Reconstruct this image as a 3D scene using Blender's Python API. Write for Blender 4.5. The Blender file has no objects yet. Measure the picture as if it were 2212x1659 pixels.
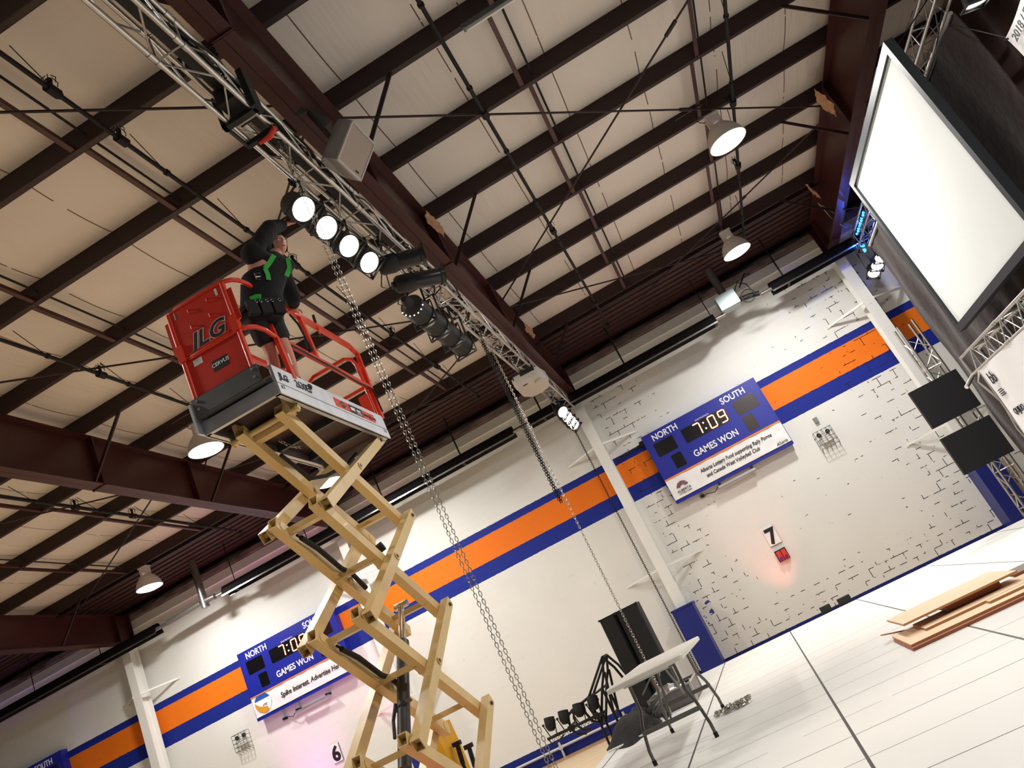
import bpy, bmesh, math, random
from mathutils import Matrix, Vector
random.seed(7)
C = bpy.context.scene.collection
SC = bpy.context.scene
H = 1.72            # eye-level datum above the gym floor: every coordinate below is measured from it

# ------------------------------------------------------------------ camera
cam_d = bpy.data.cameras.new('camera'); cam = bpy.data.objects.new('camera', cam_d); C.objects.link(cam)
cam_d.sensor_width = 36.0; cam_d.lens = 1705.0 / 2212.0 * 36.0; cam_d.clip_end = 200; cam_d.clip_start = 0.05
cam.matrix_world = Matrix(((0.8612, 0.4861, 0.1483, 0), (0.2871, -0.2262, -0.9308, 0), (-0.4194, 0.8442, -0.3340, H), (0, 0, 0, 1)))
# re-orthonormalise
_q = cam.matrix_world.to_3x3(); _x = Vector(_q.col[0]).normalized(); _z = Vector(_q.col[2]); _z = (_z - _x * _z.dot(_x)).normalized(); _y = _z.cross(_x)
cam.matrix_world = Matrix(((_x.x, _y.x, _z.x, 0), (_x.y, _y.y, _z.y, 0), (_x.z, _y.z, _z.z, H), (0, 0, 0, 1)))
SC.camera = cam
# ------------------------------------------------------------------ world, exposure
SC.view_settings.view_transform = 'Standard'; SC.view_settings.look = 'None'
SC.view_settings.gamma = 1.0; SC.view_settings.use_curve_mapping = False
SC.view_settings.exposure = -0.22
wd = bpy.data.worlds.new('World'); SC.world = wd; wd.use_nodes = True
wd.node_tree.nodes['Background'].inputs[0].default_value = (1.0, 0.97, 0.95, 1)
wd.node_tree.nodes['Background'].inputs[1].default_value = 0.11
BAY_POWER = 300; PAR_POWER = 260
def lamp(kind, name, loc, direction, power, color, size=0.2, angle=60, blend=0.5, parent=None):
    ld = bpy.data.lights.new(name, kind); ld.energy = power; ld.color = color
    if kind == 'AREA': ld.shape = 'DISK'; ld.size = size
    if kind == 'SPOT': ld.spot_size = math.radians(angle); ld.spot_blend = blend; ld.shadow_soft_size = size
    o = bpy.data.objects.new(name, ld); C.objects.link(o)
    m = Vector(direction).normalized().to_track_quat('-Z', 'Y').to_matrix().to_4x4()
    m.translation = Vector(loc) + Vector((0, 0, H)); 
    if parent is not None:
        o.parent = parent; o.matrix_local = FR[parent.name].inverted() @ Matrix.Translation((0, 0, -H)) @ m
    else: o.matrix_world = m
    return o
FR = {}             # datum-space frame of every thing

# ------------------------------------------------------------------ mesh builder
class MB:
    def __init__(s): s.v = []; s.f = []; s.sm = []; s.mi = []
    def add(s, vs, fs, smooth=False, mi=0):
        n = len(s.v); s.v += [Vector(p) for p in vs]
        for f in fs: s.f.append([i + n for i in f]); s.sm.append(smooth); s.mi.append(mi)
        return s
    def box(s, c, d, R=None, mi=0):
        c = Vector(c); h = [x / 2 for x in d]; vs = []
        for z in (-1, 1):
            for y in (-1, 1):
                for x in (-1, 1):
                    p = Vector((x * h[0], y * h[1], z * h[2])); vs.append(c + (R @ p if R else p))
        return s.add(vs, [(0, 2, 3, 1), (4, 5, 7, 6), (0, 1, 5, 4), (2, 6, 7, 3), (0, 4, 6, 2), (1, 3, 7, 5)], False, mi)
    def bb(s, a, b, mi=0):
        return s.box([(a[i] + b[i]) / 2 for i in range(3)], [abs(b[i] - a[i]) for i in range(3)], None, mi)
    def bar(s, p0, p1, w, h, up=(0, 0, 1), mi=0):
        p0 = Vector(p0); p1 = Vector(p1); d = (p1 - p0); L = d.length; d.normalize()
        sd = d.cross(Vector(up));  sd = sd.normalized() if sd.length > 1e-6 else Vector((1, 0, 0)); u = sd.cross(d)
        R = Matrix((sd, d, u)).transposed()
        return s.box((p0 + p1) / 2, (w, L, h), R, mi)
    def rtube(s, p0, p1, w, h, t=0.008, up=(0, 0, 1), mi=0):      # open-ended hollow rectangular tube
        p0 = Vector(p0); p1 = Vector(p1); d = (p1 - p0).normalized(); sd = d.cross(Vector(up)).normalized(); u = sd.cross(d)
        vs = []
        for p in (p0, p1):
            for k in (0, t):
                for a, b in ((-1, -1), (1, -1), (1, 1), (-1, 1)): vs.append(p + sd * a * (w / 2 - k) + u * b * (h / 2 - k))
        fs = []
        for i in range(4):
            j = (i + 1) % 4
            fs += [(i, j, 8 + j, 8 + i), (4 + j, 4 + i, 12 + i, 12 + j), (j, i, 4 + i, 4 + j), (8 + i, 8 + j, 12 + j, 12 + i)]
        return s.add(vs, fs, False, mi)
    def rings(s, rs, closed=False, caps=True, smooth=True, mi=0):
        n = len(rs[0]); vs = [p for r in rs for p in r]; fs = []; m = len(rs)
        for i in range(m if closed else m - 1):
            a = i * n; b = ((i + 1) % m) * n
            for k in range(n): fs.append((a + k, a + (k + 1) % n, b + (k + 1) % n, b + k))
        s.add(vs, fs, smooth, mi)
        if caps and not closed:
            s.add(rs[0], [tuple(range(n))[::-1]], False, mi); s.add(rs[-1], [tuple(range(n))], False, mi)
        return s
    def tube(s, pts, r, n=10, closed=False, caps=True, mi=0):
        P = [Vector(p) for p in pts]; m = len(P); rs = []; nrm = None
        for i in range(m):
            if closed: t = P[(i + 1) % m] - P[i - 1]
            else: t = P[min(i + 1, m - 1)] - P[max(i - 1, 0)]
            t.normalize()
            if nrm is None:
                nrm = t.orthogonal().normalized()
            else:
                nrm = (nrm - t * nrm.dot(t)); nrm = nrm.normalized() if nrm.length > 1e-6 else t.orthogonal().normalized()
            b = t.cross(nrm); rr = r[i] if isinstance(r, (list, tuple)) else r
            rs.append([P[i] + (nrm * math.cos(2 * math.pi * k / n) + b * math.sin(2 * math.pi * k / n)) * rr for k in range(n)])
        return s.rings(rs, closed, caps, True, mi)
    def cyl(s, p0, p1, r0, r1=None, n=16, mi=0):
        return s.tube([p0, p1], [r0, r0 if r1 is None else r1], n, mi=mi)
    def lathe(s, prof, o, d, n=24, caps=False, mi=0):
        o = Vector(o); d = Vector(d).normalized(); a = d.orthogonal().normalized(); b = d.cross(a)
        rs = [[o + d * t + (a * math.cos(2 * math.pi * k / n) + b * math.sin(2 * math.pi * k / n)) * r for k in range(n)] for r, t in prof]
        return s.rings(rs, False, caps, True, mi)
    def disc(s, o, d, r, n=24, mi=0):
        o = Vector(o); d = Vector(d).normalized(); a = d.orthogonal().normalized(); b = d.cross(a)
        return s.add([o + (a * math.cos(2 * math.pi * k / n) + b * math.sin(2 * math.pi * k / n)) * r for k in range(n)], [tuple(range(n))], False, mi)
    def prism(s, poly, vec, mi=0):
        n = len(poly); v = Vector(vec); a = [Vector(p) for p in poly]; b = [p + v for p in a]
        fs = [tuple(range(n))[::-1], tuple(range(n, 2 * n))] + [(i, (i + 1) % n, n + (i + 1) % n, n + i) for i in range(n)]
        return s.add(a + b, fs, False, mi)
    def ball(s, c, r, nu=12, nv=8, sc=(1, 1, 1), R=None, mi=0):
        c = Vector(c); vs = []; fs = []
        for j in range(nv + 1):
            th = math.pi * j / nv
            for i in range(nu):
                p = Vector((math.sin(th) * math.cos(2 * math.pi * i / nu) * r * sc[0], math.sin(th) * math.sin(2 * math.pi * i / nu) * r * sc[1], math.cos(th) * r * sc[2]))
                vs.append(c + (R @ p if R else p))
        for j in range(nv):
            for i in range(nu): fs.append((j * nu + i, (j + 1) * nu + i, (j + 1) * nu + (i + 1) % nu, j * nu + (i + 1) % nu))
        return s.add(vs, fs, True, mi)
    def link(s, c, d, side, L, W, r, n=5):
        c = Vector(c); d = Vector(d).normalized(); w = Vector(side).normalized(); pts = []
        for k in range(10):
            a = 2 * math.pi * k / 10; ca, sa = math.cos(a), math.sin(a)
            off = (L / 2 - W / 2) * (1 if sa >= 0 else -1)
            pts.append(c + w * ca * (W / 2) + d * (off + sa * W / 2))
        return s.tube(pts, r, n, closed=True)
    def mesh(s, name, mats, inv=None):
        me = bpy.data.meshes.new(name)
        vs = [(inv @ p if inv else p) for p in s.v]
        me.from_pydata([tuple(p) for p in vs], [], s.f)
        me.polygons.foreach_set('use_smooth', s.sm); me.polygons.foreach_set('material_index', s.mi)
        for m in mats: me.materials.append(m)
        me.validate(); me.update()
        if any(s.sm): me.set_sharp_from_angle(angle=math.radians(40))
        return me

def obj(name, mb, mats, parent=None, loc=None):
    """one mesh object; mb holds datum-space coordinates"""
    if not isinstance(mats, (list, tuple)): mats = [mats]
    if parent is None:
        fr = Matrix.Translation(loc) if loc is not None else Matrix.Identity(4)
        o = bpy.data.objects.new(name, mb.mesh(name, mats, fr.inverted())); C.objects.link(o)
        o.matrix_world = Matrix.Translation((0, 0, H)) @ fr
    else:
        fr = FR[parent.name]
        o = bpy.data.objects.new(name, mb.mesh(name, mats, fr.inverted())); C.objects.link(o); o.parent = parent
    FR[o.name] = fr
    return o
def tag(o, label, cat, group=None, kind=None):
    o['label'] = label; o['category'] = cat
    if group: o['group'] = group
    if kind: o['kind'] = kind
    return o
def thing(name, label, cat, loc, rotz=0.0, group=None, fr=None):
    o = bpy.data.objects.new(name, None); C.objects.link(o); o.empty_display_size = 0.1
    if fr is None: fr = Matrix.Translation(loc) @ Matrix.Rotation(rotz, 4, 'Z')
    o.matrix_world = Matrix.Translation((0, 0, H)) @ fr; FR[o.name] = fr
    return tag(o, label, cat, group)
def one(name, mb, mats, label, cat, group=None, loc=None):
    return tag(obj(name, mb, mats, None, loc), label, cat, group)
def struct(name, mb, mats, label=None, cat=None):
    o = obj(name, mb, mats); o['kind'] = 'structure'
    if label: o['label'] = label
    if cat: o['category'] = cat
    return o
def dup(root, fr, label, group=None):
    r = root.copy(); C.objects.link(r); r.matrix_world = Matrix.Translation((0, 0, H)) @ fr; FR[r.name] = fr; r['label'] = label
    if group: r['group'] = group
    def kids(a, b):
        for ch in list(a.children):
            c = ch.copy(); C.objects.link(c); c.parent = b; c.matrix_basis = ch.matrix_basis; FR[c.name] = fr; kids(ch, c)
    kids(root, r); return r

# ------------------------------------------------------------------ materials
def rgb(r, g, b):
    f = lambda c: (c / 255 / 12.92) if c <= 10.3 else ((c / 255 + 0.055) / 1.055) ** 2.4
    return (f(r), f(g), f(b), 1)
def mat(name, col, rough=0.5, metal=0.0, noise=0.0, nscale=8.0, bump=0.0, bscale=40.0, spec=0.5, coat=0.0):
    m = bpy.data.materials.new(name); m.use_nodes = True; nt = m.node_tree; b = nt.nodes['Principled BSDF']
    b.inputs['Base Color'].default_value = col; b.inputs['Roughness'].default_value = rough; b.inputs['Metallic'].default_value = metal
    b.inputs['Specular IOR Level'].default_value = spec; b.inputs['Coat Weight'].default_value = coat
    tc = None
    if noise or bump:
        tc = nt.nodes.new('ShaderNodeTexCoord')
    if noise:
        n = nt.nodes.new('ShaderNodeTexNoise'); n.inputs['Scale'].default_value = nscale; n.inputs['Detail'].default_value = 4
        nt.links.new(tc.outputs['Object'], n.inputs['Vector'])
        r = nt.nodes.new('ShaderNodeValToRGB'); r.color_ramp.elements[0].position = 0.3; r.color_ramp.elements[1].position = 0.7
        k = 1 - noise
        r.color_ramp.elements[0].color = (col[0] * k, col[1] * k, col[2] * k, 1); r.color_ramp.elements[1].color = tuple(min(1, c * (1 + noise * 0.6)) for c in col[:3]) + (1,)
        nt.links.new(n.outputs['Fac'], r.inputs['Fac']); nt.links.new(r.outputs['Color'], b.inputs['Base Color'])
    if bump:
        n2 = nt.nodes.new('ShaderNodeTexNoise'); n2.inputs['Scale'].default_value = bscale; n2.inputs['Detail'].default_value = 3
        nt.links.new(tc.outputs['Object'], n2.inputs['Vector'])
        bp = nt.nodes.new('ShaderNodeBump'); bp.inputs['Strength'].default_value = bump; bp.inputs['Distance'].default_value = 0.02
        nt.links.new(n2.outputs['Fac'], bp.inputs['Height']); nt.links.new(bp.outputs['Normal'], b.inputs['Normal'])
    return m
def emit(name, col, strength):
    m = bpy.data.materials.new(name); m.use_nodes = True; nt = m.node_tree; nt.nodes.clear()
    e = nt.nodes.new('ShaderNodeEmission'); e.inputs[0].default_value = col; e.inputs[1].default_value = strength
    o = nt.nodes.new('ShaderNodeOutputMaterial'); nt.links.new(e.outputs[0], o.inputs[0]); return m
class NT:
    """small helper for building node graphs"""
    def __init__(s, name):
        s.m = bpy.data.materials.new(name); s.m.use_nodes = True; s.nt = s.m.node_tree; s.b = s.nt.nodes['Principled BSDF']
    def n(s, t, **kw):
        o = s.nt.nodes.new(t)
        for k, v in kw.items(): setattr(o, k, v)
        return o
    def l(s, a, b): s.nt.links.new(a, b)
    def val(s, x, sock):
        if hasattr(x, 'is_output'): s.l(x, sock)
        else: sock.default_value = x
    def math(s, op, a, b=0.0, c=0.0):
        o = s.n('ShaderNodeMath', operation=op); s.val(a, o.inputs[0]); s.val(b, o.inputs[1]); s.val(c, o.inputs[2]); return o.outputs[0]
    def mix(s, f, a, b):
        o = s.n('ShaderNodeMix', data_type='RGBA'); s.val(f, o.inputs[0]); s.val(a, o.inputs[6]); s.val(b, o.inputs[7]); return o.outputs[2]
    def xyz(s):
        tc = s.n('ShaderNodeTexCoord'); sp = s.n('ShaderNodeSeparateXYZ'); s.l(tc.outputs['Object'], sp.inputs[0]); s.tc = tc.outputs['Object']
        return sp.outputs
    def comb(s, x, y, z=0.0):
        o = s.n('ShaderNodeCombineXYZ'); s.val(x, o.inputs[0]); s.val(y, o.inputs[1]); s.val(z, o.inputs[2]); return o.outputs[0]
    def noise(s, vec, scale, detail=3.0):
        o = s.n('ShaderNodeTexNoise'); s.l(vec, o.inputs['Vector']); o.inputs['Scale'].default_value = scale; o.inputs['Detail'].default_value = detail; return o.outputs['Fac']
    def bump(s, h, strength, dist, base=None):
        o = s.n('ShaderNodeBump'); s.l(h, o.inputs['Height']); o.inputs['Strength'].default_value = strength; o.inputs['Distance'].default_value = dist
        if base is not None: s.l(base, o.inputs['Normal'])
        return o.outputs[0]

def make_wall_mat():
    g = NT('painted_block_wall'); x, y, z = g.xyz()
    br = g.n('ShaderNodeTexBrick'); br.offset = 0.5
    g.l(g.comb(x, g.math('ADD', z, 4.0)), br.inputs['Vector'])
    br.inputs['Scale'].default_value = 1.0; br.inputs['Brick Width'].default_value = 0.4064; br.inputs['Row Height'].default_value = 0.2032
    br.inputs['Mortar Size'].default_value = 0.0075; br.inputs['Mortar Smooth'].default_value = 0.0
    mort = br.outputs['Fac']
    nz = g.noise(g.comb(x, z), 0.9, 2.0); nz2 = g.noise(g.comb(x, z), 5.0, 3.0)
    # bare dark joints only in the bay right of the centre column, gathered near its columns and its foot
    inbay = g.math('MULTIPLY', g.math('GREATER_THAN', x, -1.5), g.math('LESS_THAN', x, 9.0))
    e1 = g.math('SUBTRACT', 1.0, g.math('DIVIDE', g.math('ABSOLUTE', g.math('ADD', x, 1.2)), 1.5))
    e2 = g.math('SUBTRACT', 1.0, g.math('DIVIDE', g.math('ABSOLUTE', g.math('SUBTRACT', x, 4.9)), 1.4))
    e3 = g.math('SUBTRACT', 1.0, g.math('DIVIDE', g.math('ABSOLUTE', g.math('ADD', z, 1.05)), 0.55))
    edge = g.math('MAXIMUM', g.math('MAXIMUM', e1, e2), g.math('MAXIMUM', e3, -0.15))
    crack = g.math('GREATER_THAN', g.math('ADD', g.math('MULTIPLY', edge, 0.17), nz2), 0.665)
    crack = g.math('MULTIPLY', g.math('MULTIPLY', crack, mort), g.math('MULTIPLY', inbay, g.math('LESS_THAN', z, 6.0)))
    spk = g.math('MULTIPLY', g.math('GREATER_THAN', nz2, 0.67), mort)
    wob = g.math('MULTIPLY', g.math('SUBTRACT', g.noise(g.comb(x, z), 12.0, 2.0), 0.5), 0.02)
    zz = g.math('ADD', z, wob)
    def band(a, b): return g.math('MULTIPLY', g.math('GREATER_THAN', zz, a), g.math('LESS_THAN', zz, b))
    white = g.mix(nz, rgb(226, 226, 222), rgb(236, 236, 232))
    col = g.mix(band(2.765, 3.955), white, rgb(24, 42, 140))
    col = g.mix(band(3.145, 3.77), col, rgb(240, 122, 26))
    col = g.mix(band(-1.9, -1.325), col, rgb(24, 38, 118))
    # blue overspray beside the column pads
    sp = g.math('MULTIPLY', g.math('GREATER_THAN', g.noise(g.comb(x, z), 9.0, 5.0), 0.60), g.math('MULTIPLY', g.math('LESS_THAN', g.math('ABSOLUTE', g.math('ADD', x, 1.36)), 0.16), g.math('LESS_THAN', g.math('ABSOLUTE', g.math('ADD', z, 0.28)), 0.26)))
    col = g.mix(sp, col, rgb(60, 70, 150))
    col = g.mix(g.math('MAXIMUM', crack, g.math('MULTIPLY', spk, 0.12)), col, rgb(32, 30, 30))
    g.l(col, g.b.inputs['Base Color']); g.b.inputs['Roughness'].default_value = 0.62; g.b.inputs['Specular IOR Level'].default_value = 0.25
    h = g.math('SUBTRACT', g.math('MULTIPLY', g.noise(g.tc, 60.0, 2.0), 0.15), mort)
    g.l(g.bump(h, 0.5, 0.008), g.b.inputs['Normal']); return g.m
def make_ceiling_mat():
    g = NT('white_vinyl_insulation'); x, y, z = g.xyz()
    fr = g.math('FRACT', g.math('DIVIDE', g.math('ADD', x, 41.1), 1.22))
    seam = g.math('MULTIPLY', g.math('LESS_THAN', g.math('ABSOLUTE', g.math('SUBTRACT', fr, 0.5)), 0.007), 1.0)
    base = g.mix(g.noise(g.tc, 0.6, 2.0), rgb(218, 208, 200), rgb(230, 221, 213))
    col = g.mix(g.math('MULTIPLY', seam, g.math('GREATER_THAN', g.noise(g.tc, 3.0, 2.0), 0.38)), base, rgb(104, 84, 70))
    g.l(col, g.b.inputs['Base Color']); g.b.inputs['Roughness'].default_value = 0.42; g.b.inputs['Specular IOR Level'].default_value = 0.35
    # wrinkles run along the slope, in patches
    wv = g.noise(g.comb(g.math('MULTIPLY', x, 5.0), g.math('MULTIPLY', y, 0.4)), 1.0, 3.0)
    ph = g.noise(g.comb(x, y), 0.8, 1.0)
    h = g.math('MULTIPLY', wv, g.math('SUBTRACT', g.math('MULTIPLY', ph, 2.6), 0.75))
    g.l(g.bump(h, 0.55, 0.06), g.b.inputs['Normal']); return g.m
def make_deck_mat():
    g = NT('painted_stage_plywood'); x, y, z = g.xyz()
    def line(v, a, p, w): return g.math('LESS_THAN', g.math('ABSOLUTE', g.math('SUBTRACT', g.math('FRACT', g.math('DIVIDE', g.math('ADD', v, a), p)), 0.5)), w)
    sx = line(x, 20.05 + 0.6 - 0.0, 1.22, 0.008); sy = line(y, 0.61 - 4.30 + 12.2, 1.22, 0.0045); sf = line(y, 12.2 - 4.30, 1.22, 0.0035)
    brk = g.math('GREATER_THAN', g.noise(g.comb(g.math('MULTIPLY', x, 1.0), y), 1.6, 2.0), 0.42)
    sf = g.math('MULTIPLY', sf, brk)
    s = g.math('MAXIMUM', sx, g.math('MAXIMUM', sy, sf))
    base = g.mix(g.noise(g.tc, 1.2, 4.0), rgb(206, 208, 206), rgb(222, 222, 218))
    scuff = g.math('GREATER_THAN', g.noise(g.comb(g.math('MULTIPLY', x, 9.0), g.math('MULTIPLY', y, 40.0)), 1.0, 2.0), 0.775)
    base = g.mix(scuff, base, rgb(120, 118, 112))
    g.l(g.mix(s, base, rgb(54, 52, 48)), g.b.inputs['Base Color']); g.b.inputs['Roughness'].default_value = 0.5
    g.l(g.bump(g.math('SUBTRACT', 1.0, s), 0.5, 0.01), g.b.inputs['Normal']); return g.m
def make_gym_mat():
    g = NT('maple_gym_floor'); x, y, z = g.xyz()
    br = g.n('ShaderNodeTexBrick'); g.l(g.comb(x, y), br.inputs['Vector']); br.inputs['Scale'].default_value = 1.0
    br.inputs['Brick Width'].default_value = 1.6; br.inputs['Row Height'].default_value = 0.06; br.inputs['Mortar Size'].default_value = 0.0015
    br.inputs['Color1'].default_value = rgb(222, 198, 160); br.inputs['Color2'].default_value = rgb(208, 182, 142); br.inputs['Mortar'].default_value = rgb(150, 120, 85)
    col = g.mix(g.math('GREATER_THAN', y, 18.75), br.outputs['Color'], rgb(176, 138, 92))
    g.l(col, g.b.inputs['Base Color']); g.b.inputs['Roughness'].default_value = 0.35; return g.m
def make_wood(name, a, b, sc=(2.0, 30.0)):
    g = NT(name); x, y, z = g.xyz()
    n = g.noise(g.comb(g.math('MULTIPLY', x, sc[0]), g.math('MULTIPLY', y, sc[1]), g.math('MULTIPLY', z, 60.0)), 1.0, 3.0)
    g.l(g.mix(n, a, b), g.b.inputs['Base Color']); g.b.inputs['Roughness'].default_value = 0.6; return g.m
def make_drape(name, col):
    g = NT(name); x, y, z = g.xyz()
    g.l(g.mix(g.noise(g.tc, 3.0, 4.0), (col[0] * .7, col[1] * .7, col[2] * .7, 1), col), g.b.inputs['Base Color'])
    g.b.inputs['Roughness'].default_value = 0.9; g.b.inputs['Sheen Weight'].default_value = 0.15; g.b.inputs['Specular IOR Level'].default_value = 0.1
    g.l(g.bump(g.noise(g.tc, 7.0, 4.0), 0.5, 0.03), g.b.inputs['Normal']); return g.m
M = dict(
    wall=make_wall_mat(), ceil=make_ceiling_mat(), deck=make_deck_mat(), gym=make_gym_mat(),
    steel=mat('maroon_steel', rgb(66, 26, 24), 0.45, noise=0.15, nscale=2.0), purlin=mat('dark_maroon_steel', rgb(42, 18, 18), 0.55, noise=0.15, nscale=1.5),
    soffit=mat('dark_brown_sheet_metal', rgb(62, 34, 33), 0.55, noise=0.1, nscale=1.0), colw=mat('white_column_paint', rgb(232, 232, 228), 0.5, noise=0.03, nscale=1.0),
    padb=mat('blue_vinyl_pad', rgb(22, 36, 120), 0.45, bump=0.1, bscale=12), foam=mat('grey_foam_insulation', rgb(118, 104, 102), 0.9, noise=0.35, nscale=3.0, bump=0.9, bscale=9),
    alu=mat('brushed_aluminium', rgb(205, 203, 198), 0.33, 1.0, noise=0.08, nscale=5), alud=mat('dull_aluminium', rgb(196, 198, 202), 0.42, 0.85, noise=0.1, nscale=6), galv=mat('galvanised_steel', rgb(150, 152, 152), 0.4, 0.9, noise=0.2, nscale=10),
    grey=mat('grey_painted_steel', rgb(92, 94, 94), 0.5, 0.3, noise=0.15, nscale=8), orange=mat('orange_red_enamel', rgb(226, 52, 18), 0.38, coat=0.2, noise=0.05, nscale=3),
    panel=mat('orange_red_panel', rgb(205, 40, 16), 0.42, noise=0.06, nscale=3), cream=mat('cream_enamel', rgb(222, 190, 128), 0.36, coat=0.25, noise=0.05, nscale=2), black=mat('black_paint', rgb(14, 14, 15), 0.6, noise=0.15, nscale=8),
    blackgloss=mat('black_gloss_metal', rgb(26, 26, 28), 0.3, noise=0.1, nscale=6), rubber=mat('black_rubber', rgb(20, 20, 20), 0.8, bump=0.2), chrome=mat('chrome', rgb(220, 220, 222), 0.08, 1.0), dgrey=mat('dark_grey_cylinder_paint', rgb(66, 66, 66), 0.4, 0.3, noise=0.2, nscale=14),
    chain=mat('zinc_chain', rgb(182, 180, 172), 0.3, 1.0), chaind=mat('blackened_chain', rgb(26, 25, 25), 0.45, 0.6), lampw=mat('grey_enamel_shade', rgb(214, 206, 200), 0.5, noise=0.06, nscale=4),
    white=mat('white_plastic', rgb(232, 232, 228), 0.5, noise=0.03, nscale=3), vinyl=mat('white_banner_vinyl', rgb(236, 236, 238), 0.45, bump=0.35, bscale=3.5), blue=mat('scoreboard_blue', rgb(28, 38, 150), 0.35, noise=0.03, nscale=1), ink=mat('black_ink', rgb(18, 18, 22), 0.6), whiteink=mat('white_ink', rgb(240, 240, 240), 0.5),
    orangeink=mat('orange_ink', rgb(236, 130, 40), 0.5), plum=mat('plum_ink', rgb(120, 70, 90), 0.6), boxblack=mat('dark_display_panel', rgb(10, 9, 11), 0.25), boxred=mat('dark_red_display_panel', rgb(34, 8, 14), 0.25),
    screen=mat('projection_screen_cloth', rgb(234, 240, 240), 0.7, noise=0.02, nscale=1), frame=mat('black_screen_frame', rgb(34, 40, 44), 0.5), drape=make_drape('black_velour', rgb(50, 38, 37)), drape2=make_drape('dark_brown_velour', rgb(66, 48, 42)),
    spk=mat('black_speaker_carpet', rgb(9, 9, 10), 0.75, bump=0.3, bscale=120), tabletop=mat('white_speckled_plastic', rgb(220, 217, 208), 0.5, noise=0.04, nscale=30), tleg=mat('grey_tubular_steel', rgb(110, 108, 104), 0.35, 0.7),
    ply=make_wood('pale_plywood', rgb(240, 214, 184), rgb(224, 190, 150)), plyedge=make_wood('plywood_edge', rgb(208, 160, 108), rgb(170, 116, 70), (4, 4)), plyred=make_wood('red_plywood', rgb(176, 104, 66), rgb(140, 76, 46)), plygrey=make_wood('brown_hardboard', rgb(112, 92, 84), rgb(92, 74, 68)),
    skin=mat('skin', rgb(206, 142, 118), 0.55, noise=0.06, nscale=25), hoodie=mat('black_fleece', rgb(15, 15, 18), 0.95, bump=0.4, bscale=30), shorts=mat('charcoal_canvas', rgb(32, 31, 33), 0.9, noise=0.2, nscale=20, bump=0.3, bscale=25), boot=mat('dark_boot_leather', rgb(42, 36, 33), 0.7, noise=0.2, nscale=20), green=mat('green_webbing', rgb(40, 170, 50), 0.6), hair=mat('brown_hair', rgb(52, 36, 28), 0.8, bump=0.6, bscale=80),
    steelb=mat('bright_buckle_steel', rgb(190, 190, 186), 0.25, 1.0), glass=mat('spectacle_glass', rgb(200, 205, 210), 0.05, 0.0), yellow=mat('yellow_paint', rgb(232, 168, 22), 0.5, noise=0.08, nscale=8), paper=mat('brown_paper', rgb(196, 150, 110), 0.8, noise=0.3, nscale=14), red=mat('red_plastic', rgb(216, 52, 36), 0.5), cloth=mat('black_cloth', rgb(9, 9, 10), 0.95, bump=0.6, bscale=14),
    spkgrey=mat('grey_speaker_cabinet', rgb(138, 132, 128), 0.6, noise=0.05), spkmesh=mat('beige_speaker_grille', rgb(166, 150, 138), 0.7, noise=0.12, nscale=120), hoist=mat('grey_hoist_cover', rgb(186, 178, 170), 0.55, noise=0.05, nscale=4), duct=mat('spiral_duct', rgb(150, 146, 142), 0.35, 0.8), reflector=mat('heater_hood', rgb(58, 56, 58), 0.28, 0.9, noise=0.2, nscale=3), reflip=mat('polished_heater_lip', rgb(208, 208, 206), 0.22, 1.0), burner=mat('pale_blue_burner_box', rgb(168, 186, 190), 0.4, 0.3), sprink=mat('black_iron_pipe', rgb(14, 11, 11), 0.75, noise=0.2, nscale=9), purplelens=mat('led_body', rgb(28, 28, 30), 0.5),
    whitepipe=mat('white_conduit', rgb(196, 196, 196), 0.5), case=mat('grey_road_case', rgb(106, 100, 100), 0.45, 0.2, noise=0.2, nscale=12), gold=mat('mustard_ink', rgb(206, 150, 44), 0.5), skyblue=mat('azure_ink', rgb(30, 84, 176), 0.5),
    e_bay=emit('lit_bay_lens', (1.0, 0.98, 0.93, 1), 9.0), e_par=emit('lit_par_lens', (1.0, 0.93, 0.82, 1), 14.0), e_led=emit('lit_blue_led', (0.02, 0.22, 1.0, 1), 10.0), e_red=emit('lit_red_digits', (1.0, 0.27, 0.09, 1), 3.2), e_dot=emit('vent_glow', (1.0, 0.95, 0.88, 1), 4.0), e_redled=emit('lit_red_led', (1.0, 0.05, 0.12, 1), 5.0), e_digit=emit('lit_digit_core', (1.0, 0.80, 0.62, 1), 2.6),
)
def text(s, o, xd, yd, size, extrude=0.002, bold=0.0, align='LEFT', shear=0.0, xs=1.0):
    """text as an MB in datum space: o origin, xd reading direction, yd up direction, size = cap height"""
    cu = bpy.data.curves.new('t', 'FONT'); cu.body = s; cu.size = 1.0; cu.extrude = extrude / max(size, 1e-6); cu.offset = bold; cu.align_x = align; cu.shear = shear; cu.resolution_u = 3
    to = bpy.data.objects.new('t', cu); C.objects.link(to); dg = bpy.context.evaluated_depsgraph_get()
    me = bpy.data.meshes.new_from_object(to.evaluated_get(dg)); mb = MB()
    xd = Vector(xd).normalized(); yd = Vector(yd).normalized(); zd = xd.cross(yd); o = Vector(o); k = size / 0.69
    mb.add([o + xd * v.co.x * k * xs + yd * v.co.y * k + zd * v.co.z * k for v in me.vertices], [tuple(p.vertices) for p in me.polygons])
    bpy.data.objects.remove(to); bpy.data.curves.remove(cu); bpy.data.meshes.remove(me); return mb
def rect(o, xd, yd, w, h, t, mi=0, mb=None):
    """thin raised panel: centre o, extents w along xd, h along yd, standing t proud along xd x yd"""
    mb = mb or MB(); xd = Vector(xd).normalized(); yd = Vector(yd).normalized(); zd = xd.cross(yd)
    mb.box(Vector(o) + zd * t / 2, (w, h, t), Matrix((xd, yd, zd)).transposed(), mi); return mb
# ================================================================== the building
RZ = lambda y: 7.424 - 0.042 * y            # underside of the purlins
XF = [-23.36, -16.17, -8.985, -1.80, 5.385]        # frame lines
PY = [6.28 + 1.525 * k for k in range(-5, 8)]      # purlin lines
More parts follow.
